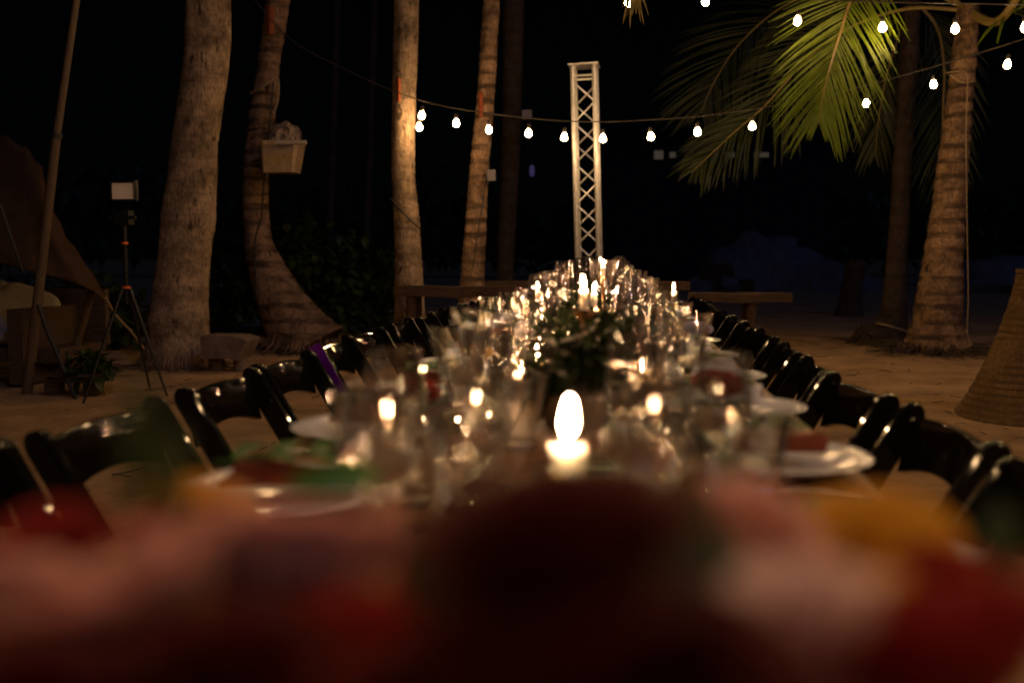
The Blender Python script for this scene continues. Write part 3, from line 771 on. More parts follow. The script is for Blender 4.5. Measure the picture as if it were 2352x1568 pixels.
# ------------------------------------------------------------------ candles
def candle(x, y, h, r, label, glass=None, fs=.66):
    y = y * KY
    root = thing('candle', label, 'candle', (x, y, tz(y)), 0, 'lit candles down the middle of the table')
    hb = max(.018, h - .045)
    m = MB(); m.lathe([(0, 0), (.034, 0), (.036, .003), (.030, .007), (.010, .012), (.006, .02), (.006, hb - .012), (.011, hb - .006), (.019, hb + .002), (.021, hb + .010), (.019, hb + .010), (r + .002, hb + .003), (r + .001, hb), (0, hb)], 24); m.build('holder', M['brass'], root)
    m = MB(); m.lathe([(0, hb + .0005), (r * .98, hb + .0005), (r, h - .006), (r * .9, h), (r * .6, h - .003), (0, h - .004)], 18); m.build('wax_stick', M['wax'], root)
    m = MB(); m.tube([(0, 0, h - .005), (.0005, 0, h + .006), (.002, 0, h + .010)], .0012, 6); m.build('wick', M['wick'], root)
    m = MB(); m.lathe([(a_ * fs, b_ * fs) for a_, b_ in ((.0007, .004), (.0030, .007), (.0042, .012), (.0038, .018), (.0024, .024), (.0005, .031))], 10, c=(0, 0, 0)); fo = m.build('flame', M['flame'], root); fo.location = (0, 0, h + .002); fo.rotation_euler = (0, random.uniform(-.16, .16), 0); fo.scale = (1, 1, random.uniform(.9, 1.15))
    if glass:
        gr, gz0, gz1 = glass
        m = MB(); out = [(.03, gz0), (gr * .75, gz0 + .012), (gr * .9, (gz0 + gz1) / 2), (gr, gz1)]
        m.lathe(out + [(a - .002, b + (.002 if b < gz0 + .02 else 0)) for a, b in reversed(out)], 28, closed_profile=True)
        m.build('glass_shade', M['glass'], root)
    return root
cz = at(1305, 900, .80)
candle(cz.x, .80, .150, .0095, 'tall lit candle closest to the camera, its flame huge and blurred', None, .74)
def top_h(py, Y): return at(1340, py, Y).z - tz(Y * KY)
for px, py, Y, r, lab, gl in ((1342, 664, 2.25, .0085, 'lit candle second from the camera, in front of the greenery', None),
                          (1364, 672, 3.0, .007, 'thin lit candle just right of the second candle', None),
                          (1385, 612, 4.4, .009, 'lit candle in a flared clear glass behind the greenery', (.047, .15, .262)),
                          (1236, 668, 3.6, .008, 'low candle among glasses left of the greenery', None),
                          (1548, 668, 3.9, .008, 'low candle among glasses right of the greenery', None),
                          (1378, 600, 7.6, .009, 'farthest lit candle near the end of the table', None)):
    p = at(px, py, Y); candle(p.x, Y, top_h(py, Y), r, lab, gl)
def added_tealight(x, y, label):
    y = y * KY
    root = thing('added_tealight', label, 'added_tealight', (x, y, tz(y)), 0, 'tealights added along the table for sparkle')
    m = MB(); out = [(.024, 0), (.028, .004), (.031, .03), (.033, .062)]
    m.lathe([(0, 0)] + out + [(a - .0025, b) for a, b in reversed(out[1:])] + [(.024, .008), (0, .008)], 20); m.build('cup', M['cut_glass'], root, angle=50)
    m = MB(); m.lathe([(0, .0085), (.019, .0085), (.019, .022), (.0175, .022), (.0172, .019), (0, .019)], 16); m.build('wax_disc', M['wax'], root, angle=50)
    m = MB(); m.lathe([(.0008, .0), (.0034, .003), (.0046, .008), (.0038, .013), (.0022, .018), (.0006, .023)], 8, c=(0, 0, .021)); m.build('flame', M['flame'], root)
tl = [(x + random.uniform(-.02, .02), 2.75 + .34 * k + dy) for k in range(18) for x, dy in ((-.20, 0), (.055, .16))][:34]  # rows of flames added to make the glassware sparkle
lab_l = ['left', 'right']; cnt = {'left': 0, 'right': 0}
for x, y in tl:
    sdn = 'left' if x < -.07 else 'right'
    added_tealight(x, y, 'small tealight cup for extra glints, %s from the near end along the %s glasses' % (ORD[cnt[sdn]], sdn)); cnt[sdn] += 1

# ------------------------------------------------------------------ greenery and flowers
def rose_mesh(name, material, r, seed, layers=5, flat=1.0):
    rnd = random.Random(seed); m = MB(); k = 0
    for L in range(layers):
        n = 3 + L * 2; rr = r * (.16 + .84 * L / (layers - 1)); open_ = .15 + 1.0 * L / (layers - 1)
        for i in range(n):
            a = 2 * math.pi * (i + .5 * (L % 2)) / n + rnd.uniform(-.15, .15); wd = 1.25 * math.pi / n + .25
            hgt = r * (1.15 - .35 * L / (layers - 1)) * rnd.uniform(.92, 1.06) * flat
            def fn(u, v, a=a, wd=wd, rr=rr, hgt=hgt, open_=open_):
                t = (u - .5) * 2; an = a + t * wd * (.55 + .45 * math.sin(math.pi * min(1, v * .8 + .1)))
                prof = rr * (.25 + .75 * math.sin(min(1.0, v * 1.05) * math.pi / 2) ** .8) + open_ * r * .28 * max(0, v - .6) ** 1.2 * 2
                z = hgt * (v - .12 * t * t * v) - open_ * r * .25 * max(0, v - .7)
                return (prof * math.cos(an), prof * math.sin(an), z)
            m.sheet(fn, 6, 6, r * .012)
    return m.mesh(name, material)
def leaf_cloud(n, size, spread, seed, zc=0, clumps=9):
    """leaves gathered in loose uneven clumps on a low mound"""
    rnd = random.Random(seed); m = MB(); cs = []
    for k in range(clumps):
        a = rnd.uniform(0, 2 * math.pi); q = rnd.random() ** .5
        cs.append((Vector((math.cos(a) * spread[0] * q, math.sin(a) * spread[1] * q, zc + spread[2] * (.25 + .75 * rnd.random()) * (1 - .45 * q * q))), rnd.uniform(.25, .5)))
    for k in range(n):
        c, cr = rnd.choice(cs); a = rnd.uniform(0, 2 * math.pi); e = rnd.uniform(-.9, 1.3); q = rnd.random() ** .5
        d = Vector((math.cos(a) * math.cos(e), math.sin(a) * math.cos(e), math.sin(e)))
        p = c + Vector((d.x * spread[0], d.y * spread[1], d.z * spread[2])) * cr * q
        if p.z < .004: continue
        dd = d * .7 + Vector((rnd.uniform(-1, 1), rnd.uniform(-1, 1), rnd.uniform(-.7, .6)))
        leaf_pts(m, p, dd, (0, 0, 1) if abs(dd.normalized().z) < .9 else (1, 0, 0), size * rnd.uniform(.5, 1.2), size * .24 * rnd.uniform(.7, 1.2), rnd.uniform(.1, .6))
    return m
def greenery(x, y, label, n, spread, flowers=(), seed=0, h=.16):
    y = y * KY
    root = thing('greenery_centrepiece', label, 'centrepiece', (x, y, tz(y)), 0, 'greenery down the middle of the table')
    m = MB(); m.lathe([(0, 0), (.045, 0), (.06, .02), (.065, .05), (.06, .055), (.055, .05), (.045, .02), (0, .012)], 20); m.build('bowl', M['ceramic'], root)
    o = leaf_cloud(int(n * 1.9), .038, spread, seed, .04).build('foliage', M['leaf_dark'], root, angle=None); o['kind'] = 'stuff'
    rnd = random.Random(seed)
    m = MB()
    for k in range(26):
        a = rnd.uniform(0, 6.3); q = rnd.uniform(.2, .8)
        m.tube([(0, 0, .03), (math.cos(a) * spread[0] * q * .6, math.sin(a) * spread[1] * q * .6, spread[2] * .7), (math.cos(a) * spread[0] * q, math.sin(a) * spread[1] * q, spread[2] * rnd.uniform(.8, 1.35))], [.0016, .0012, .0006], 4)
    o = m.build('stems', M['stem'], root); o['kind'] = 'stuff'
    for j, (fx, fy, fz, r, mm) in enumerate(flowers):
        f = link_mesh('flower', rose_mesh('flower', M[mm], r, seed + j), root); f.location = (fx, fy, fz); f.rotation_euler = (rnd.uniform(-.5, .5), rnd.uniform(-.5, .5), 0)
    return root
greenery(-.045, 2.62, 'dark leafy centrepiece nearest behind the front candle', 420, (.125, .2, .095), [(-.06, -.05, .09, .018, 'wine_red')], 1)
greenery(-.055, 3.25, 'tall dark leafy centrepiece in the middle of the table', 330, (.11, .17, .115), [(.05, .02, .11, .018, 'wine_red')], 2)
greenery(-.085, 4.75, 'leafy centrepiece just beyond the middle candle', 200, (.12, .2, .14), [(-.05, -.08, .10, .02, 'salmon')], 3)
greenery(-.06, 5.6, 'leafy centrepiece before the flared glass candle', 200, (.12, .22, .15), [], 4)
greenery(-.08, 7.4, 'leafy centrepiece toward the far end of the table', 180, (.12, .22, .14), [], 5)
greenery(-.06, 2.02, 'small dark greenery at the foot of the second candle', 240, (.09, .09, .10), [], 7)
greenery(.065, 1.40, 'small loose greenery right of the front candle', 60, (.035, .06, .045), [], 6)
def posy(x, y, r, material, label, h=.085):
    y = y * KY
    root = thing('bud_vase', label, 'flower vase', (x, y, tz(y)), 0, 'single flowers in small vases')
    m = MB(); out = [(.02, 0), (.026, .012), (.026, .04), (.014, .06), (.016, .075)]
    m.lathe(out + [(a - .0015, b + (.003 if b < .01 else 0)) for a, b in reversed(out)], 18, closed_profile=True); m.build('vase', M['cut_glass'], root)
    m = MB(); m.tube([(0, 0, .01), (.002, 0, h)], .002, 6); m.build('stem', M['stem'], root)
    f = link_mesh('flower', rose_mesh('flower', M[material], r, int(x * 100) + 50), root); f.location = (.002, 0, h - .004); f.rotation_euler = (.35, .1, 0)
    m = MB(); leaf_pts(m, (0, 0, .06), (1, .3, .6), (0, 0, 1), .05, .01); leaf_pts(m, (0, 0, .05), (-1, -.3, .7), (0, 0, 1), .05, .01); m.build('leaf', M['leaf_fresh'], root, angle=None)
for px, py, Y, r, mm, lab, hh in ((1085, 745, 2.75, .028, 'lilac', 'lilac bloom in a bud vase left of the big greenery', .10), (1175, 715, 3.2, .026, 'linen', 'white bloom in a bud vase beyond the orange one', .10),
                                 (1600, 735, 2.9, .027, 'lilac', 'lilac bloom in a bud vase right of the greenery', .10), (1490, 680, 4.2, .020, 'linen', 'white bloom in a bud vase farther right of the greenery', .10)):
    p = at(px, py, Y); posy(p.x, Y, r, mm, lab, hh)
p = at(945, 885, 1.68); posy(p.x, 1.68, .030, 'red', 'red bloom in a bud vase left of the near glasses', .075)
p = at(1642, 845, 1.75); posy(p.x, 1.75, .030, 'red', 'red bloom in a bud vase by the right side plates', .085)
p = at(1090, 795, 2.2); posy(p.x, 2.2, .024, 'yellow', 'yellow bloom in a bud vase among left side glasses', .095)
p = at(1150, 740, 2.9); posy(p.x, 2.9, .020, 'orange_petal', 'orange bloom in a bud vase behind the yellow one', .09)
p = at(1565, 745, 3.0); posy(p.x, 3.0, .020, 'salmon', 'salmon bloom in a bud vase right of the greenery', .09)

# big arrangement at the near end, right under the lens
def arrangement():
    root = thing('flower_arrangement', 'big loose bowl of pink, salmon and red flowers filling the foreground', 'flower arrangement', (-.03, .24, TZ))
    off = Vector((-.03, .24, TZ))
    m = MB(); m.lathe([(0, 0), (.05, 0), (.075, .02), (.095, .06), (.10, .085), (.095, .085), (.088, .06), (.068, .022), (0, .012)], 28); m.build('bowl', M['ceramic'], root)
    rnd = random.Random(5)
    def flower(px, py, Y, r, mm, name, tilt=(.5, 0), seed=0, layers=5, flat=1.0):
        p = at(px, py, Y) - off
        f = link_mesh(name, rose_mesh(name, M[mm], r, seed, layers, flat), root)
        f.rotation_euler = (tilt[0], tilt[1], rnd.uniform(0, 6))
        f.location = p - Vector((0, 0, r * .5))
        s = MB(); s.tube([p - Vector((0, 0, r * .4)), p * .55 + Vector((0, 0, -.02)), (p.x * .2, p.y * .2, .02)], .0022, 6); s.build('stem', M['stem'], root)
        return f
    flower(650, 1285, .35, .031, 'salmon', 'rose', (.5, -.2), 1, 5, .9)
    flower(440, 1285, .33, .023, 'salmon', 'rose', (.5, .3), 2, 5, .9)
    flower(850, 1315, .42, .030, 'salmon', 'rose', (.9, .2), 3, 5, .8)
    flower(1290, 1235, .235, .024, 'wine_red', 'rose', (.2, .0), 4, 6)
    flower(1210, 1560, .22, .030, 'wine_red', 'rose', (.3, -.3), 14, 6)
    flower(1540, 1590, .23, .024, 'wine_red', 'rose', (.2, .3), 24, 6)
    flower(1715, 1200, .42, .018, 'salmon', 'rose', (.5, .2), 5)
    flower(1640, 1330, .36, .022, 'salmon', 'rose', (.5, .2), 25)
    flower(1860, 1420, .29, .019, 'pink', 'carnation', (.35, .1), 6, 5, .9)
    flower(2230, 1510, .27, .028, 'red', 'rose', (.5, .2), 7)
    flower(2160, 1340, .38, .014, 'red', 'rose', (.5, .2), 17)
    flower(120, 1260, .36, .016, 'red', 'rose', (.5, -.3), 8)
    flower(60, 1400, .33, .024, 'salmon', 'rose', (.6, .2), 9)
    flower(390, 1260, .42, .018, 'red', 'rose', (.4, .0), 10)
    flower(930, 1580, .26, .020, 'red', 'rose', (.5, .1), 11)
    flower(760, 1610, .29, .022, 'wine_red', 'rose', (.6, .1), 12, 5, .8)
    flower(1050, 1330, .46, .022, 'orange_petal', 'rose', (.4, .1), 13)
    flower(480, 1130, .46, .020, 'yellow', 'daisy', (.4, .1), 15, 3, .5)
    flower(590, 1170, .50, .014, 'orange_petal', 'daisy', (.4, .1), 26, 3, .5)
    flower(1985, 1215, .42, .026, 'yellow', 'daisy', (.5, .1), 16, 3, .5)
    flower(1960, 1350, .36, .016, 'yellow', 'daisy', (.5, .1), 27, 3, .5)
    flower(70, 1600, .27, .022, 'wine_red', 'rose', (.3, .1), 18)
    def lf(px, py, Y, d, ln, wd, mm='leaf_fresh'):
        p = at(px, py, Y) - off; m = MB(); leaf_pts(m, p, d, (0, -1, .3), ln, wd, .2, 7); m.build('leaf', M[mm], root, angle=None)
    lf(330, 1180, .33, (-.1, .1, 1), .040, .0055, 'leaf_dark')
    lf(400, 1200, .36, (-.1, .2, 1), .030, .005, 'leaf_dark')
    flower(300, 1620, .28, .024, 'wine_red', 'rose', (.4, .2), 31)
    flower(560, 1530, .29, .024, 'wine_red', 'rose', (.2, .1), 32)
    flower(250, 1395, .32, .021, 'salmon', 'rose', (.2, .1), 33)
    flower(850, 1470, .32, .020, 'red', 'rose', (.2, .1), 34)
    lf(960, 1420, .33, (.2, .2, .8), .030, .010, 'leaf_dark')
    lf(2290, 1350, .42, (.1, .1, 1), .028, .008, 'leaf_dark')
    lf(660, 1110, .62, (1, .3, .1), .05, .008)
    lf(1560, 1330, .36, (.2, .3, .8), .030, .008, 'leaf_dark')
    lf(1460, 1420, .30, (.6, .2, .4), .035, .010, 'leaf_dark')
    o = leaf_cloud(110, .05, (.11, .11, .05), 77, .075); o.build('foliage', M['leaf_dark'], root, angle=None)['kind'] = 'stuff'
arrangement()

# ------------------------------------------------------------------ plank benches beyond the table
def plank_bench(label, x0, x1, py0, py1, Y, legs, name='plank_table', cat='bench', th=None):
    a, b = at(x0, py0, Y), at(x1, py0, Y); z = a.z; t = th or (at(x0, py0, Y).z - at(x0, py1, Y).z)
    root = thing(name, label, cat, ((a.x + b.x) / 2, a.y, 0)); W = b.x - a.x
    for k in range(3):
        m = MB(); m.sheet(lambda u, v, k=k: (-W / 2 + W * u, -.2 + k * .15 + .14 * v, z - t / 2 + .006 * math.sin(9 * u + k)), 14, 2, t * (1 if k == 0 else .8)); m.build('plank', M['old_wood'], root, smooth=True)
    for f in legs:
        for yy in (-.12, .16):
            m = MB(); m.tube([(-W / 2 + W * f, yy, -.03), (-W / 2 + W * f + .01, yy, z - t)], [.06, .05], 10); m.build('leg', M['old_wood'], root)
plank_bench('rough plank table in front of the bulb lit palm', 915, 1190, 656, 680, 12.4, (.12, .9))
plank_bench('rough dark plank table hidden behind the table\'s far glasses', 1120, 1582, 646, 664, 13.0, (.08, .92))
plank_bench('long weathered log plank at right beyond the chairs', 1585, 1812, 672, 692, 12.2, (.15, .6))

# ------------------------------------------------------------------ left side: pole, awning, tripod light, sofa, planter, slab
def pole():
    Y = 9.4; a = at(182, -40, Y); b = at(84, 730, Y); d = (b - a) / (b.z - a.z); g = b + d * (-.05 - b.z)
    root = thing('bamboo_pole', 'leaning pale wooden pole holding the brown awning', 'pole', (g.x, g.y, 0))
    L = Vector((g.x, g.y, 0)); j = at(130, 312, Y)
    m = MB(); m.tube([g - L, j - L], [.040, .033], 12); m.build('lower_length', M['pole_wood'], root)
    m = MB(); m.tube([j - L, a - L], [.029, .024], 12); m.build('upper_length', M['pole_wood'], root)
    m = MB(); m.tube([j - L - d * .02, j - L + d * .02], .042, 12); m.build('joint_band', M['rubber'], root)
    m = MB(); p = [at(88, 700, Y - .1), at(108, 760, Y - .12), at(140, 835, Y - .2), at(185, 945, Y - .35)]
    m.tube([q - L for q in p], .016, 8); m.build('guy_strap', M['rubber'], root)
pole()
def awning():
    up = [(-420, 190), (-160, 260), (0, 308), (60, 340), (96, 385), (115, 465), (150, 540), (200, 610), (245, 684)]
    lo = [(-420, 560), (-160, 580), (0, 603), (60, 618), (110, 632), (150, 642), (185, 655), (215, 668), (240, 690)]
    def lerp(L, u):
        t = u * (len(L) - 1); i = min(int(t), len(L) - 2); f = t - i
        return L[i][0] * (1 - f) + L[i + 1][0] * f, L[i][1] * (1 - f) + L[i + 1][1] * f
    m = MB()
    def fn(u, v):
        a = lerp(up, u); b = lerp(lo, u); x = a[0] * (1 - v) + b[0] * v; y = a[1] * (1 - v) + b[1] * v
        y += 4 * math.sin(u * 60) * (v < .02)
        return at(x, y, 9.9 + 1.5 * (1 - v) * (1 - .6 * u) + .10 * math.sin(5 * u + 3 * v) + .04 * math.sin(13 * u - 6 * v))
    m.sheet(fn, 40, 14, .004)
    root = thing('awning', 'sagging brown canvas awning with a ragged edge at far left', 'awning', (0, 0, 0))
    m.build('canvas', M['canvas'], root, angle=None)
    m = MB(); m.tube(apx([(0, 470, 9.6), (30, 560, 9.6), (52, 625, 9.7)]), .012, 6); m.build('tie_rope', M['rubber'], root)
    m = MB(); m.tube(apx([(243, 684, 9.9), (262, 720, 10.2), (300, 760, 10.8), (330, 800, 11.2)]), .012, 6); m.build('tie_rope', M['rope'], root)
    q = at(215, 655, 10.4); g = at(176, 790, 10.4)
    m = MB(); m.tube([q, g, (g.x - .1, g.y, -.05)], .035, 8); m.build('prop_post', M['pole_wood'], root)
awning()
def tripod():
    Y = 9.0; c = at(290, 660, Y); g = Vector((c.x, c.y, 0)); zt = c.z
    root = thing('panel_light', 'small video light panel on a black tripod with orange clamps', 'tripod light', g)
    sc = Y / FPX
    for fx, fy in ((at(192, 948, 8.55), None), (at(383, 885, 9.1), None), (at(345, 925, 9.6), None)):
        p = Vector((fx.x, fx.y, 0)) - g
        m = MB(); e = Vector((p.x * .08, p.y * .08, zt)); m.tube([e, e.lerp(p, .5)], .013, 8); m.tube([e.lerp(p, .48), p], .009, 8); m.build('leg', M['black_metal'], root)
    ph = at(290, 455, Y).z
    m = MB(); m.tube([(0, 0, zt - .12), (0, 0, ph - .1)], .016, 10); m.build('column', M['black_metal'], root)
    for py, r in ((660, .032), (558, .024)):
        z = at(290, py, Y).z; m = MB(); m.lathe([(0, -.010), (r, -.010), (r, .008), (0, .008)], 14, c=(0, 0, z)); m.build('clamp', M['orange'], root)
    z = at(290, 500, Y).z; m = MB(); m.box((.0, 0, z), (.11, .09, .10)); m.tube([(-.1, -.02, z), (.1, -.02, z)], .014, 8); m.build('head', M['black_metal'], root, angle=30)
    z = at(290, 438, Y).z; W, H = .175, .128
    m = MB(); m.box((0, .02, z), (W + .02, .035, H + .02)); m.build('housing', M['black_metal'], root, smooth=False)
    m = MB(); m.box((0, -.0, z - .003), (W - .01, .012, H - .012)); m.build('diffuser', M['panel_white'], root, smooth=False)
    for k, (p, s) in enumerate((((0, -.005, z + H / 2 + .004), (W + .02, .03, .006)), ((-W / 2 - .002, -.005, z), (.006, .03, H)), ((W / 2 + .002, -.005, z), (.006, .03, H)))):
        m = MB(); m.box(p, s); m.build('barn_door', M['black_metal'], root, smooth=False)
tripod()
def sofa():
    o = at(60, 880, 10.3); root = thing('garden_sofa', 'low wooden garden sofa with pale cushions at far left', 'sofa', (o.x - .15, o.y + .15, 0))
    m = MB(); m.box((-.35, 0, .22), (1.9, .75, .12)); m.build('seat_frame', M['old_wood'], root, smooth=False)
    m = MB(); m.box((-.35, .42, .50), (1.9, .07, .5)); m.build('back_board', M['old_wood'], root, smooth=False)
    m = MB(); m.box((.28, -.06, .30), (.13, .85, .62)); m.build('arm', M['old_wood'], root, smooth=False)
    def cush(x, y, z, sx, sy, sz, tilt, name='cushion'):
        m = MB(); rings = []
        for i in range(9):
            v = -1 + 2 * i / 8; k = (1 - abs(v) ** 3.5) ** .5 * .98 + .02
            rings.append([Vector((sx * (abs(math.cos(a)) ** .5) * (1 if math.cos(a) > 0 else -1) * (.8 + .2 * k), sy * v, sz * (abs(math.sin(a)) ** .5) * (1 if math.sin(a) > 0 else -1) * k)) for a in [2 * math.pi * j / 20 for j in range(20)]])
        m.loft(rings); c = m.build(name, M['cushion'], root); c.location = (x, y, z); c.rotation_euler = tilt
    cush(-.75, .0, .36, .42, .36, .08, (0, 0, 0)); cush(-.12, .0, .36, .20, .36, .08, (0, 0, 0))
    cush(.06, .02, .55, .26, .09, .24, (-.25, .35, .25), 'cushion'); cush(-.45, .2, .58, .28, .09, .24, (-.3, -.2, 0), 'cushion')
    for x in (-1.2, .25):
        for y in (-.3, .3): m = MB(); m.box((x, y, .07), (.08, .08, .2)); m.build('leg', M['old_wood'], root, smooth=False)
sofa()
def planter():
    c = at(168, 900, 9.3); root = thing('planter', 'squat wooden planter on short feet with dark glossy plants', 'planter', (c.x, c.y + .15, 0))
    zt = at(168, 862, 9.3).z; zb = at(168, 925, 9.3).z
    m = MB(); m.lathe([(0, .07), (.20, .07), (.25, .12), (.275, zt), (.245, zt), (.22, .14), (0, .12)], 20); m.build('tub', M['old_wood'], root)
    for x in (-.17, .15):
        m = MB(); m.box((x, -.12, .04), (.11, .11, .12)); m.build('foot', M['old_wood'], root, smooth=False)
    o = leaf_cloud(120, .14, (.24, .2, .16), 31, zt - .03).build('foliage', M['leaf_dark'], root, angle=None); o['kind'] = 'stuff'
planter()
def slab():
    a = at(478, 768, 11.4); b = at(572, 820, 11.4); root = thing('slab_bench', 'short rounded slab bench just right of the thick palm', 'bench', ((a.x + b.x) / 2, a.y, 0))
    W = b.x - a.x; zt, zb = a.z, b.z
    m = MB(); m.sheet(lambda u, v: (-W / 2 + W * u, -.18 + .36 * v, zb + (zt - zb) * .5 - .03 * max(0, 2 * u - 1) ** 4), 16, 4, (zt - zb)); m.build('slab', M['stone'], root)
    m = MB(); m.tube([(-W * .3, 0, -.05), (-W * .3, 0, zb)], .07, 10); m.build('leg', M['stone'], root)
    m = MB(); m.tube([(W * .3, 0, -.05), (W * .3, 0, zb)], .07, 10); m.build('leg', M['stone'], root)
slab()

# ------------------------------------------------------------------ bin on the curved palm, ropes, tapes
def bin_():
    Y = 13.9; root = thing('bin', 'tan plastic bin strapped to the curved palm with striped cloth inside', 'bin', (0, 0, 0))
    tl, tr, bl, br = at(607, 322, Y), at(694, 330, Y), at(610, 392, Y), at(683, 404, Y)
    m = MB(); rings = []
    for f in (0, .08, .5, 1):
        l = bl.lerp(tl, f); r = br.lerp(tr, f); c = (l + r) / 2; hx = (r.x - l.x) / 2; hy = hx * .75; rings.append([Vector((c.x + hx * sx * q, c.y + hy * sy * s, c.z)) for sx, sy, q, s in ((-1, -1, .85, 1), (1, -1, .85, 1), (1, -1, 1, .8), (1, 1, 1, .8), (1, 1, .85, 1), (-1, 1, .85, 1), (-1, 1, 1, .8), (-1, -1, 1, .8))])
    m.loft(rings); m.build('body', M['bin'], root, angle=30)
    m = MB(); m.tube(apx([(632, 328, 13.5), (704, 327, 13.55)]), .024, 10); m.build('rim_bar', M['cushion'], root)
    m = MB(); m.sheet(lambda u, v: at(618 + 74 * u, 324 - 44 * (math.sin(math.pi * (.06 + .88 * u)) ** .6) * math.sin(math.pi * v) ** .5 + 3 * math.sin(17 * u + 4 * v), 13.72 + .36 * v), 22, 10, .008); m.build('striped_cloth', M['stripe'], root)
    for py in (280, 300, 372, 384):
        c0 = at(596, py, 14.3); m = MB(); rr = .15
        m.tube([(c0.x + rr * math.cos(a), c0.y + rr * math.sin(a), c0.z + .02 * math.cos(a)) for a in [2 * math.pi * i / 20 for i in range(21)]], .012, 6); m.build('strap', M['rubber'], root)
bin_()
def rope(name, label, pts, r=.009, m_='rope', cat='rope'):
    m = MB(); m.tube([Vector(q) for q in smooth_rows([list(p) for p in pts], 30)], r, 6); o = m.build(name, M[m_]); tag(o, label, cat)
rope('rope', 'tan rope knotted high round the curved palm', apx([(575, 215, 14.15), (605, 198, 14.0), (634, 178, 14.05), (640, 200, 14.05), (637, 235, 14.1), (628, 262, 14.1)]), .012)
rope('rope', 'black cord running down the front of the curved palm', apx([(628, 190, 14.02), (618, 300, 13.95), (606, 420, 13.98), (600, 500, 14.02), (588, 540, 14.02), (586, 600, 14.0), (590, 680, 13.95)]), .010, 'rubber')
rope('rope', 'black cord tied slantwise round the bulb lit palm', apx([(896, 455, 13.1), (918, 480, 13.0), (945, 508, 13.0), (968, 528, 13.1)]), .008, 'rubber')
rope('rope', 'thin black cord down the slim leaning palm', apx([(1128, 330, 14.0), (1118, 400, 13.98), (1100, 520, 13.98), (1085, 620, 13.98)]), .006, 'rubber')
rope('rope', 'pale rope round the foot of the dark palm behind right palm', apx([(2012, 742, 16.2), (2040, 748, 15.95), (2085, 762, 16.1)]), .014)
rope('cord', 'thin pale cord hanging beside the right palm to the sand', apx([(2172, 168, 14.45), (2205, 165, 14.4), (2222, 180, 14.45), (2219, 300, 14.5), (2221, 500, 14.5), (2224, 680, 14.5), (2222, 770, 14.5), (2240, 800, 14.4)]), .005, 'rope', 'cord')
rope('cord', 'tan cord looped round the top of the right palm trunk', apx([(2182, 172, 14.5), (2210, 190, 14.45), (2238, 186, 14.55)]), .008, 'rope', 'cord')
def tape(pa, py0, py1, px, Y, w, parent):
    off = Vector(parent.location); m = MB()
    m.sheet(lambda u, v: at(px - 4 + w * (u), py0 + (py1 - py0) * v, Y + .05 * (2 * u - 1) ** 2) - off, 4, 6, .006); m.build('tape_strip', M['orange_tape'], parent)
tape(0, 15, 80, 615, 14.05, 18, palmB); tape(0, 180, 235, 914, 13.03, 12, palmC); tape(0, 213, 268, 1104, 14.02, 9, palmD)
m = MB(); m.box((0, 0, 0), (.09, .06, .12)); o = m.build('junction_box', mat('box_grey', (.09, .08, .10), .5), None, smooth=False); o.location = at(1129, 403, 14.0); tag(o, 'small grey box fixed to the slim leaning palm', 'box')
m = MB(); m.box((0, 0, 0), (.14, .09, .13)); o = m.build('junction_box', mat('box_pale', (.22, .2, .26), .5), None, smooth=False); o.location = at(1211, 264, 18.9); tag(o, 'small pale box beside the dark palm trunk left of truss', 'box')

# ------------------------------------------------------------------ right edge: woven skirt round a red pole
def woven_post():
    Y = 8.9; g = at(2352, 960, Y); top = at(2352, 622, Y)
    root = thing('woven_cone', 'tan woven cone flaring to the sand round a red pole at right edge', 'woven cover', (top.x + .04, top.y, 0))
    m = MB(); zt = top.z; rings = []; n = 64
    for i in range(40):
        f = i / 39; z = zt * (1 - f) - .03 * f
        r = .075 + .16 * f + .19 * f ** 2.0 + .10 * max(0, f - .85) ** 1.2
        rings.append([Vector(((r + .006 * math.sin(i * 2.2 + k * 3.1415) ) * math.cos(2 * math.pi * k / n), (r + .006 * math.sin(i * 2.2 + k * 3.1415)) * math.sin(2 * math.pi * k / n), z)) for k in range(n)])
    m.loft(rings); m.build('woven_skirt', M['woven'], root)
    m = MB(); m.lathe([(.07, -.012), (.09, -.012), (.09, .012), (.07, .012)], 24, c=(0, 0, zt), closed_profile=True); m.build('hem', M['woven'], root)
    pz = at(2345, 262, Y).z
    m = MB(); m.tube([(0, 0, zt - .2), (-.005, 0, zt + .4), (.01, 0, pz)], .018, 10); m.build('pole', M['red_pole'], root)
    m = MB(); m.lathe([(0, -.05), (.02, -.05), (.026, 0), (.05, .03), (.052, .035), (0, .04)], 14, c=(.01, 0, pz)); m.build('finial', M['steel'], root)
woven_post()

# ------------------------------------------------------------------ far right: stump, rocks, bushes, distant lights
stp = at(1950, 708, 24.5)
st = [[0, 0, -.1, .30], [.02, 0, .2, .22], [.06, 0, .6, .19], [.12, 0, 1.0, .20]]
root = thing('tree_stump', 'dark leaning stump alone on the far sand', 'stump', (stp.x, stp.y, 0)); link_mesh('trunk', trunk_mesh(st, M['bark_grey'], 40), root)
def rock(x, y, s, label, seed):
    m = MB(); rings = []; n = 18
    for i in range(11):
        e = -math.pi / 2 + math.pi * i / 10; ring = []
        for k in range(n):
            a = 2 * math.pi * k / n; d = Vector((math.cos(a) * math.cos(e), math.sin(a) * math.cos(e), math.sin(e)))
            q = 1 + .55 * noise.noise(d * 1.6 + Vector((seed, 0, 0))) + .2 * noise.noise(d * 4 + Vector((0, seed, 0)))
            ring.append(Vector((d.x * s[0] * q, d.y * s[1] * q, d.z * s[2] * q)))
        rings.append(ring)
    m.loft(rings); o = m.build('boulder', M['rock'], None, angle=30); o.location = (x, y, s[2] * .3); tag(o, label, 'boulder', 'boulders on the far shore')
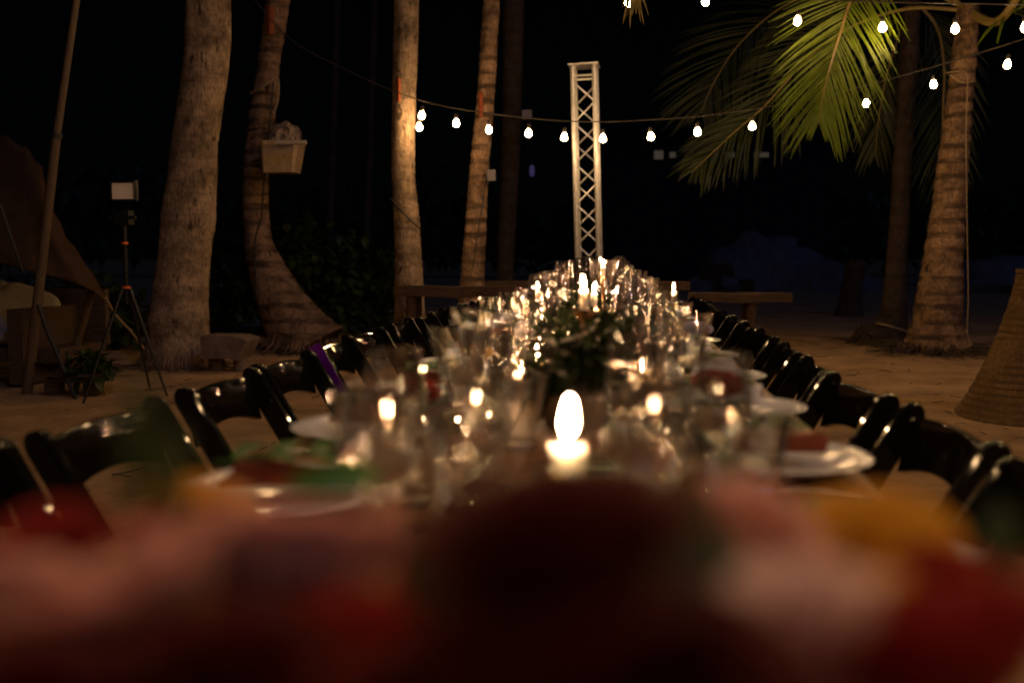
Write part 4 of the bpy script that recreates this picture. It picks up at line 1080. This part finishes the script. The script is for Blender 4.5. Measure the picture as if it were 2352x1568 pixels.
for i, (px, s, lab) in enumerate(((1745, (1.6, 1, 1.3), 'moonlit boulder largest of the heap, right of the truss'), (1830, (1.5, 1, .9), 'moonlit boulder in the middle of the far heap'), (1900, (1.2, .9, .6), 'low moonlit boulder at the right of the far heap'), (1670, (1.1, .8, .6), 'low moonlit boulder at left of the far heap'), (2290, (2.4, 1, .8), 'wide dark boulder behind the right palm far off'))):
    p = at(px, 615, 42); rock(p.x, p.y, s, lab, i * 3.7)
def bush(x, y, z0, size, n, label, seed, leaf=.16, m_='leaf_dark'):
    rnd = random.Random(seed); root = thing('bush', label, 'bush', (x, y, 0), 0)
    m = MB(); clumps = [(rnd.uniform(-1, 1) * size[0] * .75, rnd.uniform(-1, 1) * size[1] * .7, rnd.uniform(.2, 1) * size[2] * .85, rnd.uniform(.25, .5)) for _ in range(16)]
    for k in range(n):
        c = rnd.choice(clumps); a = rnd.uniform(0, 6.3); e = rnd.uniform(-1.2, 1.4); q = c[3] * rnd.random() ** .4
        d = Vector((math.cos(a) * math.cos(e), math.sin(a) * math.cos(e), math.sin(e)))
        p = Vector((c[0], c[1], c[2])) + d * q * max(size) * .6
        if p.z < .02: continue
        leaf_pts(m, p, d + Vector((rnd.uniform(-.7, .7), rnd.uniform(-.7, .7), rnd.uniform(-.6, .4))), (0, 0, 1), leaf * rnd.uniform(.6, 1.2), leaf * .36, .25, 3)
    o = m.build('foliage', M[m_], root, angle=None); o['kind'] = 'stuff'
    m = MB()
    for c in clumps: m.tube([(c[0] * .2, c[1] * .2, -.05), (c[0] * .6, c[1] * .6, c[2] * .5), c[:3]], [.03, .02, .01], 6)
    m.build('branches', M['bark_grey'], root)['kind'] = 'stuff'
p = at(700, 720, 16.6); bush(p.x, p.y, 0, (.75, .5, 1.4), 1200, 'dark broad leaved bush right of the curved palm', 51)
p = at(820, 720, 17.6); bush(p.x, p.y, 0, (.8, .5, 1.1), 1200, 'low dark bush behind the bulb lit palm', 52)
p = at(520, 720, 17); bush(p.x, p.y, 0, (.7, .5, 1.1), 900, 'dark bush between the thick palm and the curved palm', 53)
p = at(130, 720, 14); bush(p.x, p.y, 0, (1.2, .6, .9), 1000, 'dark bush under the awning behind the sofa', 54)
# treeline closing the beach
rnd = random.Random(61); m = MB()
for k in range(5200):
    x = rnd.uniform(-50, 60); h = 5.5 + 3 * noise.noise(Vector((x * .12, 0, 0))) + 1.2 * noise.noise(Vector((x * .5, 4, 0)))
    p = Vector((x, 55 + rnd.uniform(-2, 2) + (8 if x > 12 else 0), rnd.uniform(.1, 1) ** .8 * h))
    leaf_pts(m, p, (rnd.uniform(-1, 1), rnd.uniform(-1, .3), rnd.uniform(-1, .6)), (0, 0, 1), .9, .28, .3, 2)
o = m.build('treeline', M['leaf_dark'], None, angle=None); tag(o, 'dark line of trees closing the far beach', None, None, 'stuff')
def house():
    p = at(1650, 356, 50); root = thing('house', 'unlit distant house showing a row of small lit windows', 'house', (p.x, 52 * KY, 0))
    zc = p.z
    m = MB(); m.box((0, 1, zc / 2), (9, 2.0, zc + 2.2)); m.build('wall', M['house'], root, smooth=False)
    m = MB(); m.box((0, 1, zc + 1.2), (9.8, 3, .2)); m.build('roof', M['house'], root, smooth=False)
    for px, w, h in ((1513, .36, .34), (1545, .24, .22), (1676, .36, .20), (1749, .56, .18)):
        q = at(px, 356, 51.9); f = MB(); x = q.x - p.x
        f.box((x, -.03, q.z), (w + .12, .06, h + .12)); fr = f.build('window', M['house'], root, smooth=False)
        g = MB(); g.box((x, -.066, q.z), (w, .012, h)); g.build('pane', M['window_lit'], fr, smooth=False)
house()
def lantern(px, py, Y, label):
    q = at(px, py, Y); root = thing('lantern', label, 'lantern', q)
    m = MB(); m.lathe([(.01, .14), (.05, .11), (.06, .0), (.05, -.1), (.01, -.13)], 10); m.build('shade', M['lamp_violet'], root)
    m = MB(); m.tube([(0, 0, .13), (0, 0, .5), (0, .3, 2.2)], .006, 5); m.build('cord', M['cable'], root)
lantern(1222, 393, 30, 'faint violet hanging lantern far behind, left of the truss')

# ------------------------------------------------------------------ twigs and leaf litter on the sand
rnd = random.Random(71); m = MB()
for k in range(620):
    if k < 420: x, y = rnd.uniform(.7, 4.2), rnd.uniform(3, 13)
    else: x, y = rnd.uniform(-4.5, -.9), rnd.uniform(2, 12)
    z = ground_z(x, y) - .012; a = rnd.uniform(0, 6.3); ln = rnd.uniform(.03, .26) * rnd.random() ** .5; q = [Vector((x, y, z))]
    for s in range(4):
        a += rnd.uniform(-1.1, 1.1); q.append(q[-1] + Vector((math.cos(a), math.sin(a), 0)) * ln / 4 + Vector((0, 0, rnd.uniform(-.002, .008))))
    m.tube(q, rnd.uniform(.0012, .0035), 4)
o = m.build('dry_twigs', M['litter'], None, angle=None); tag(o, 'dry twigs and roots scattered over the sand', None, None, 'stuff')
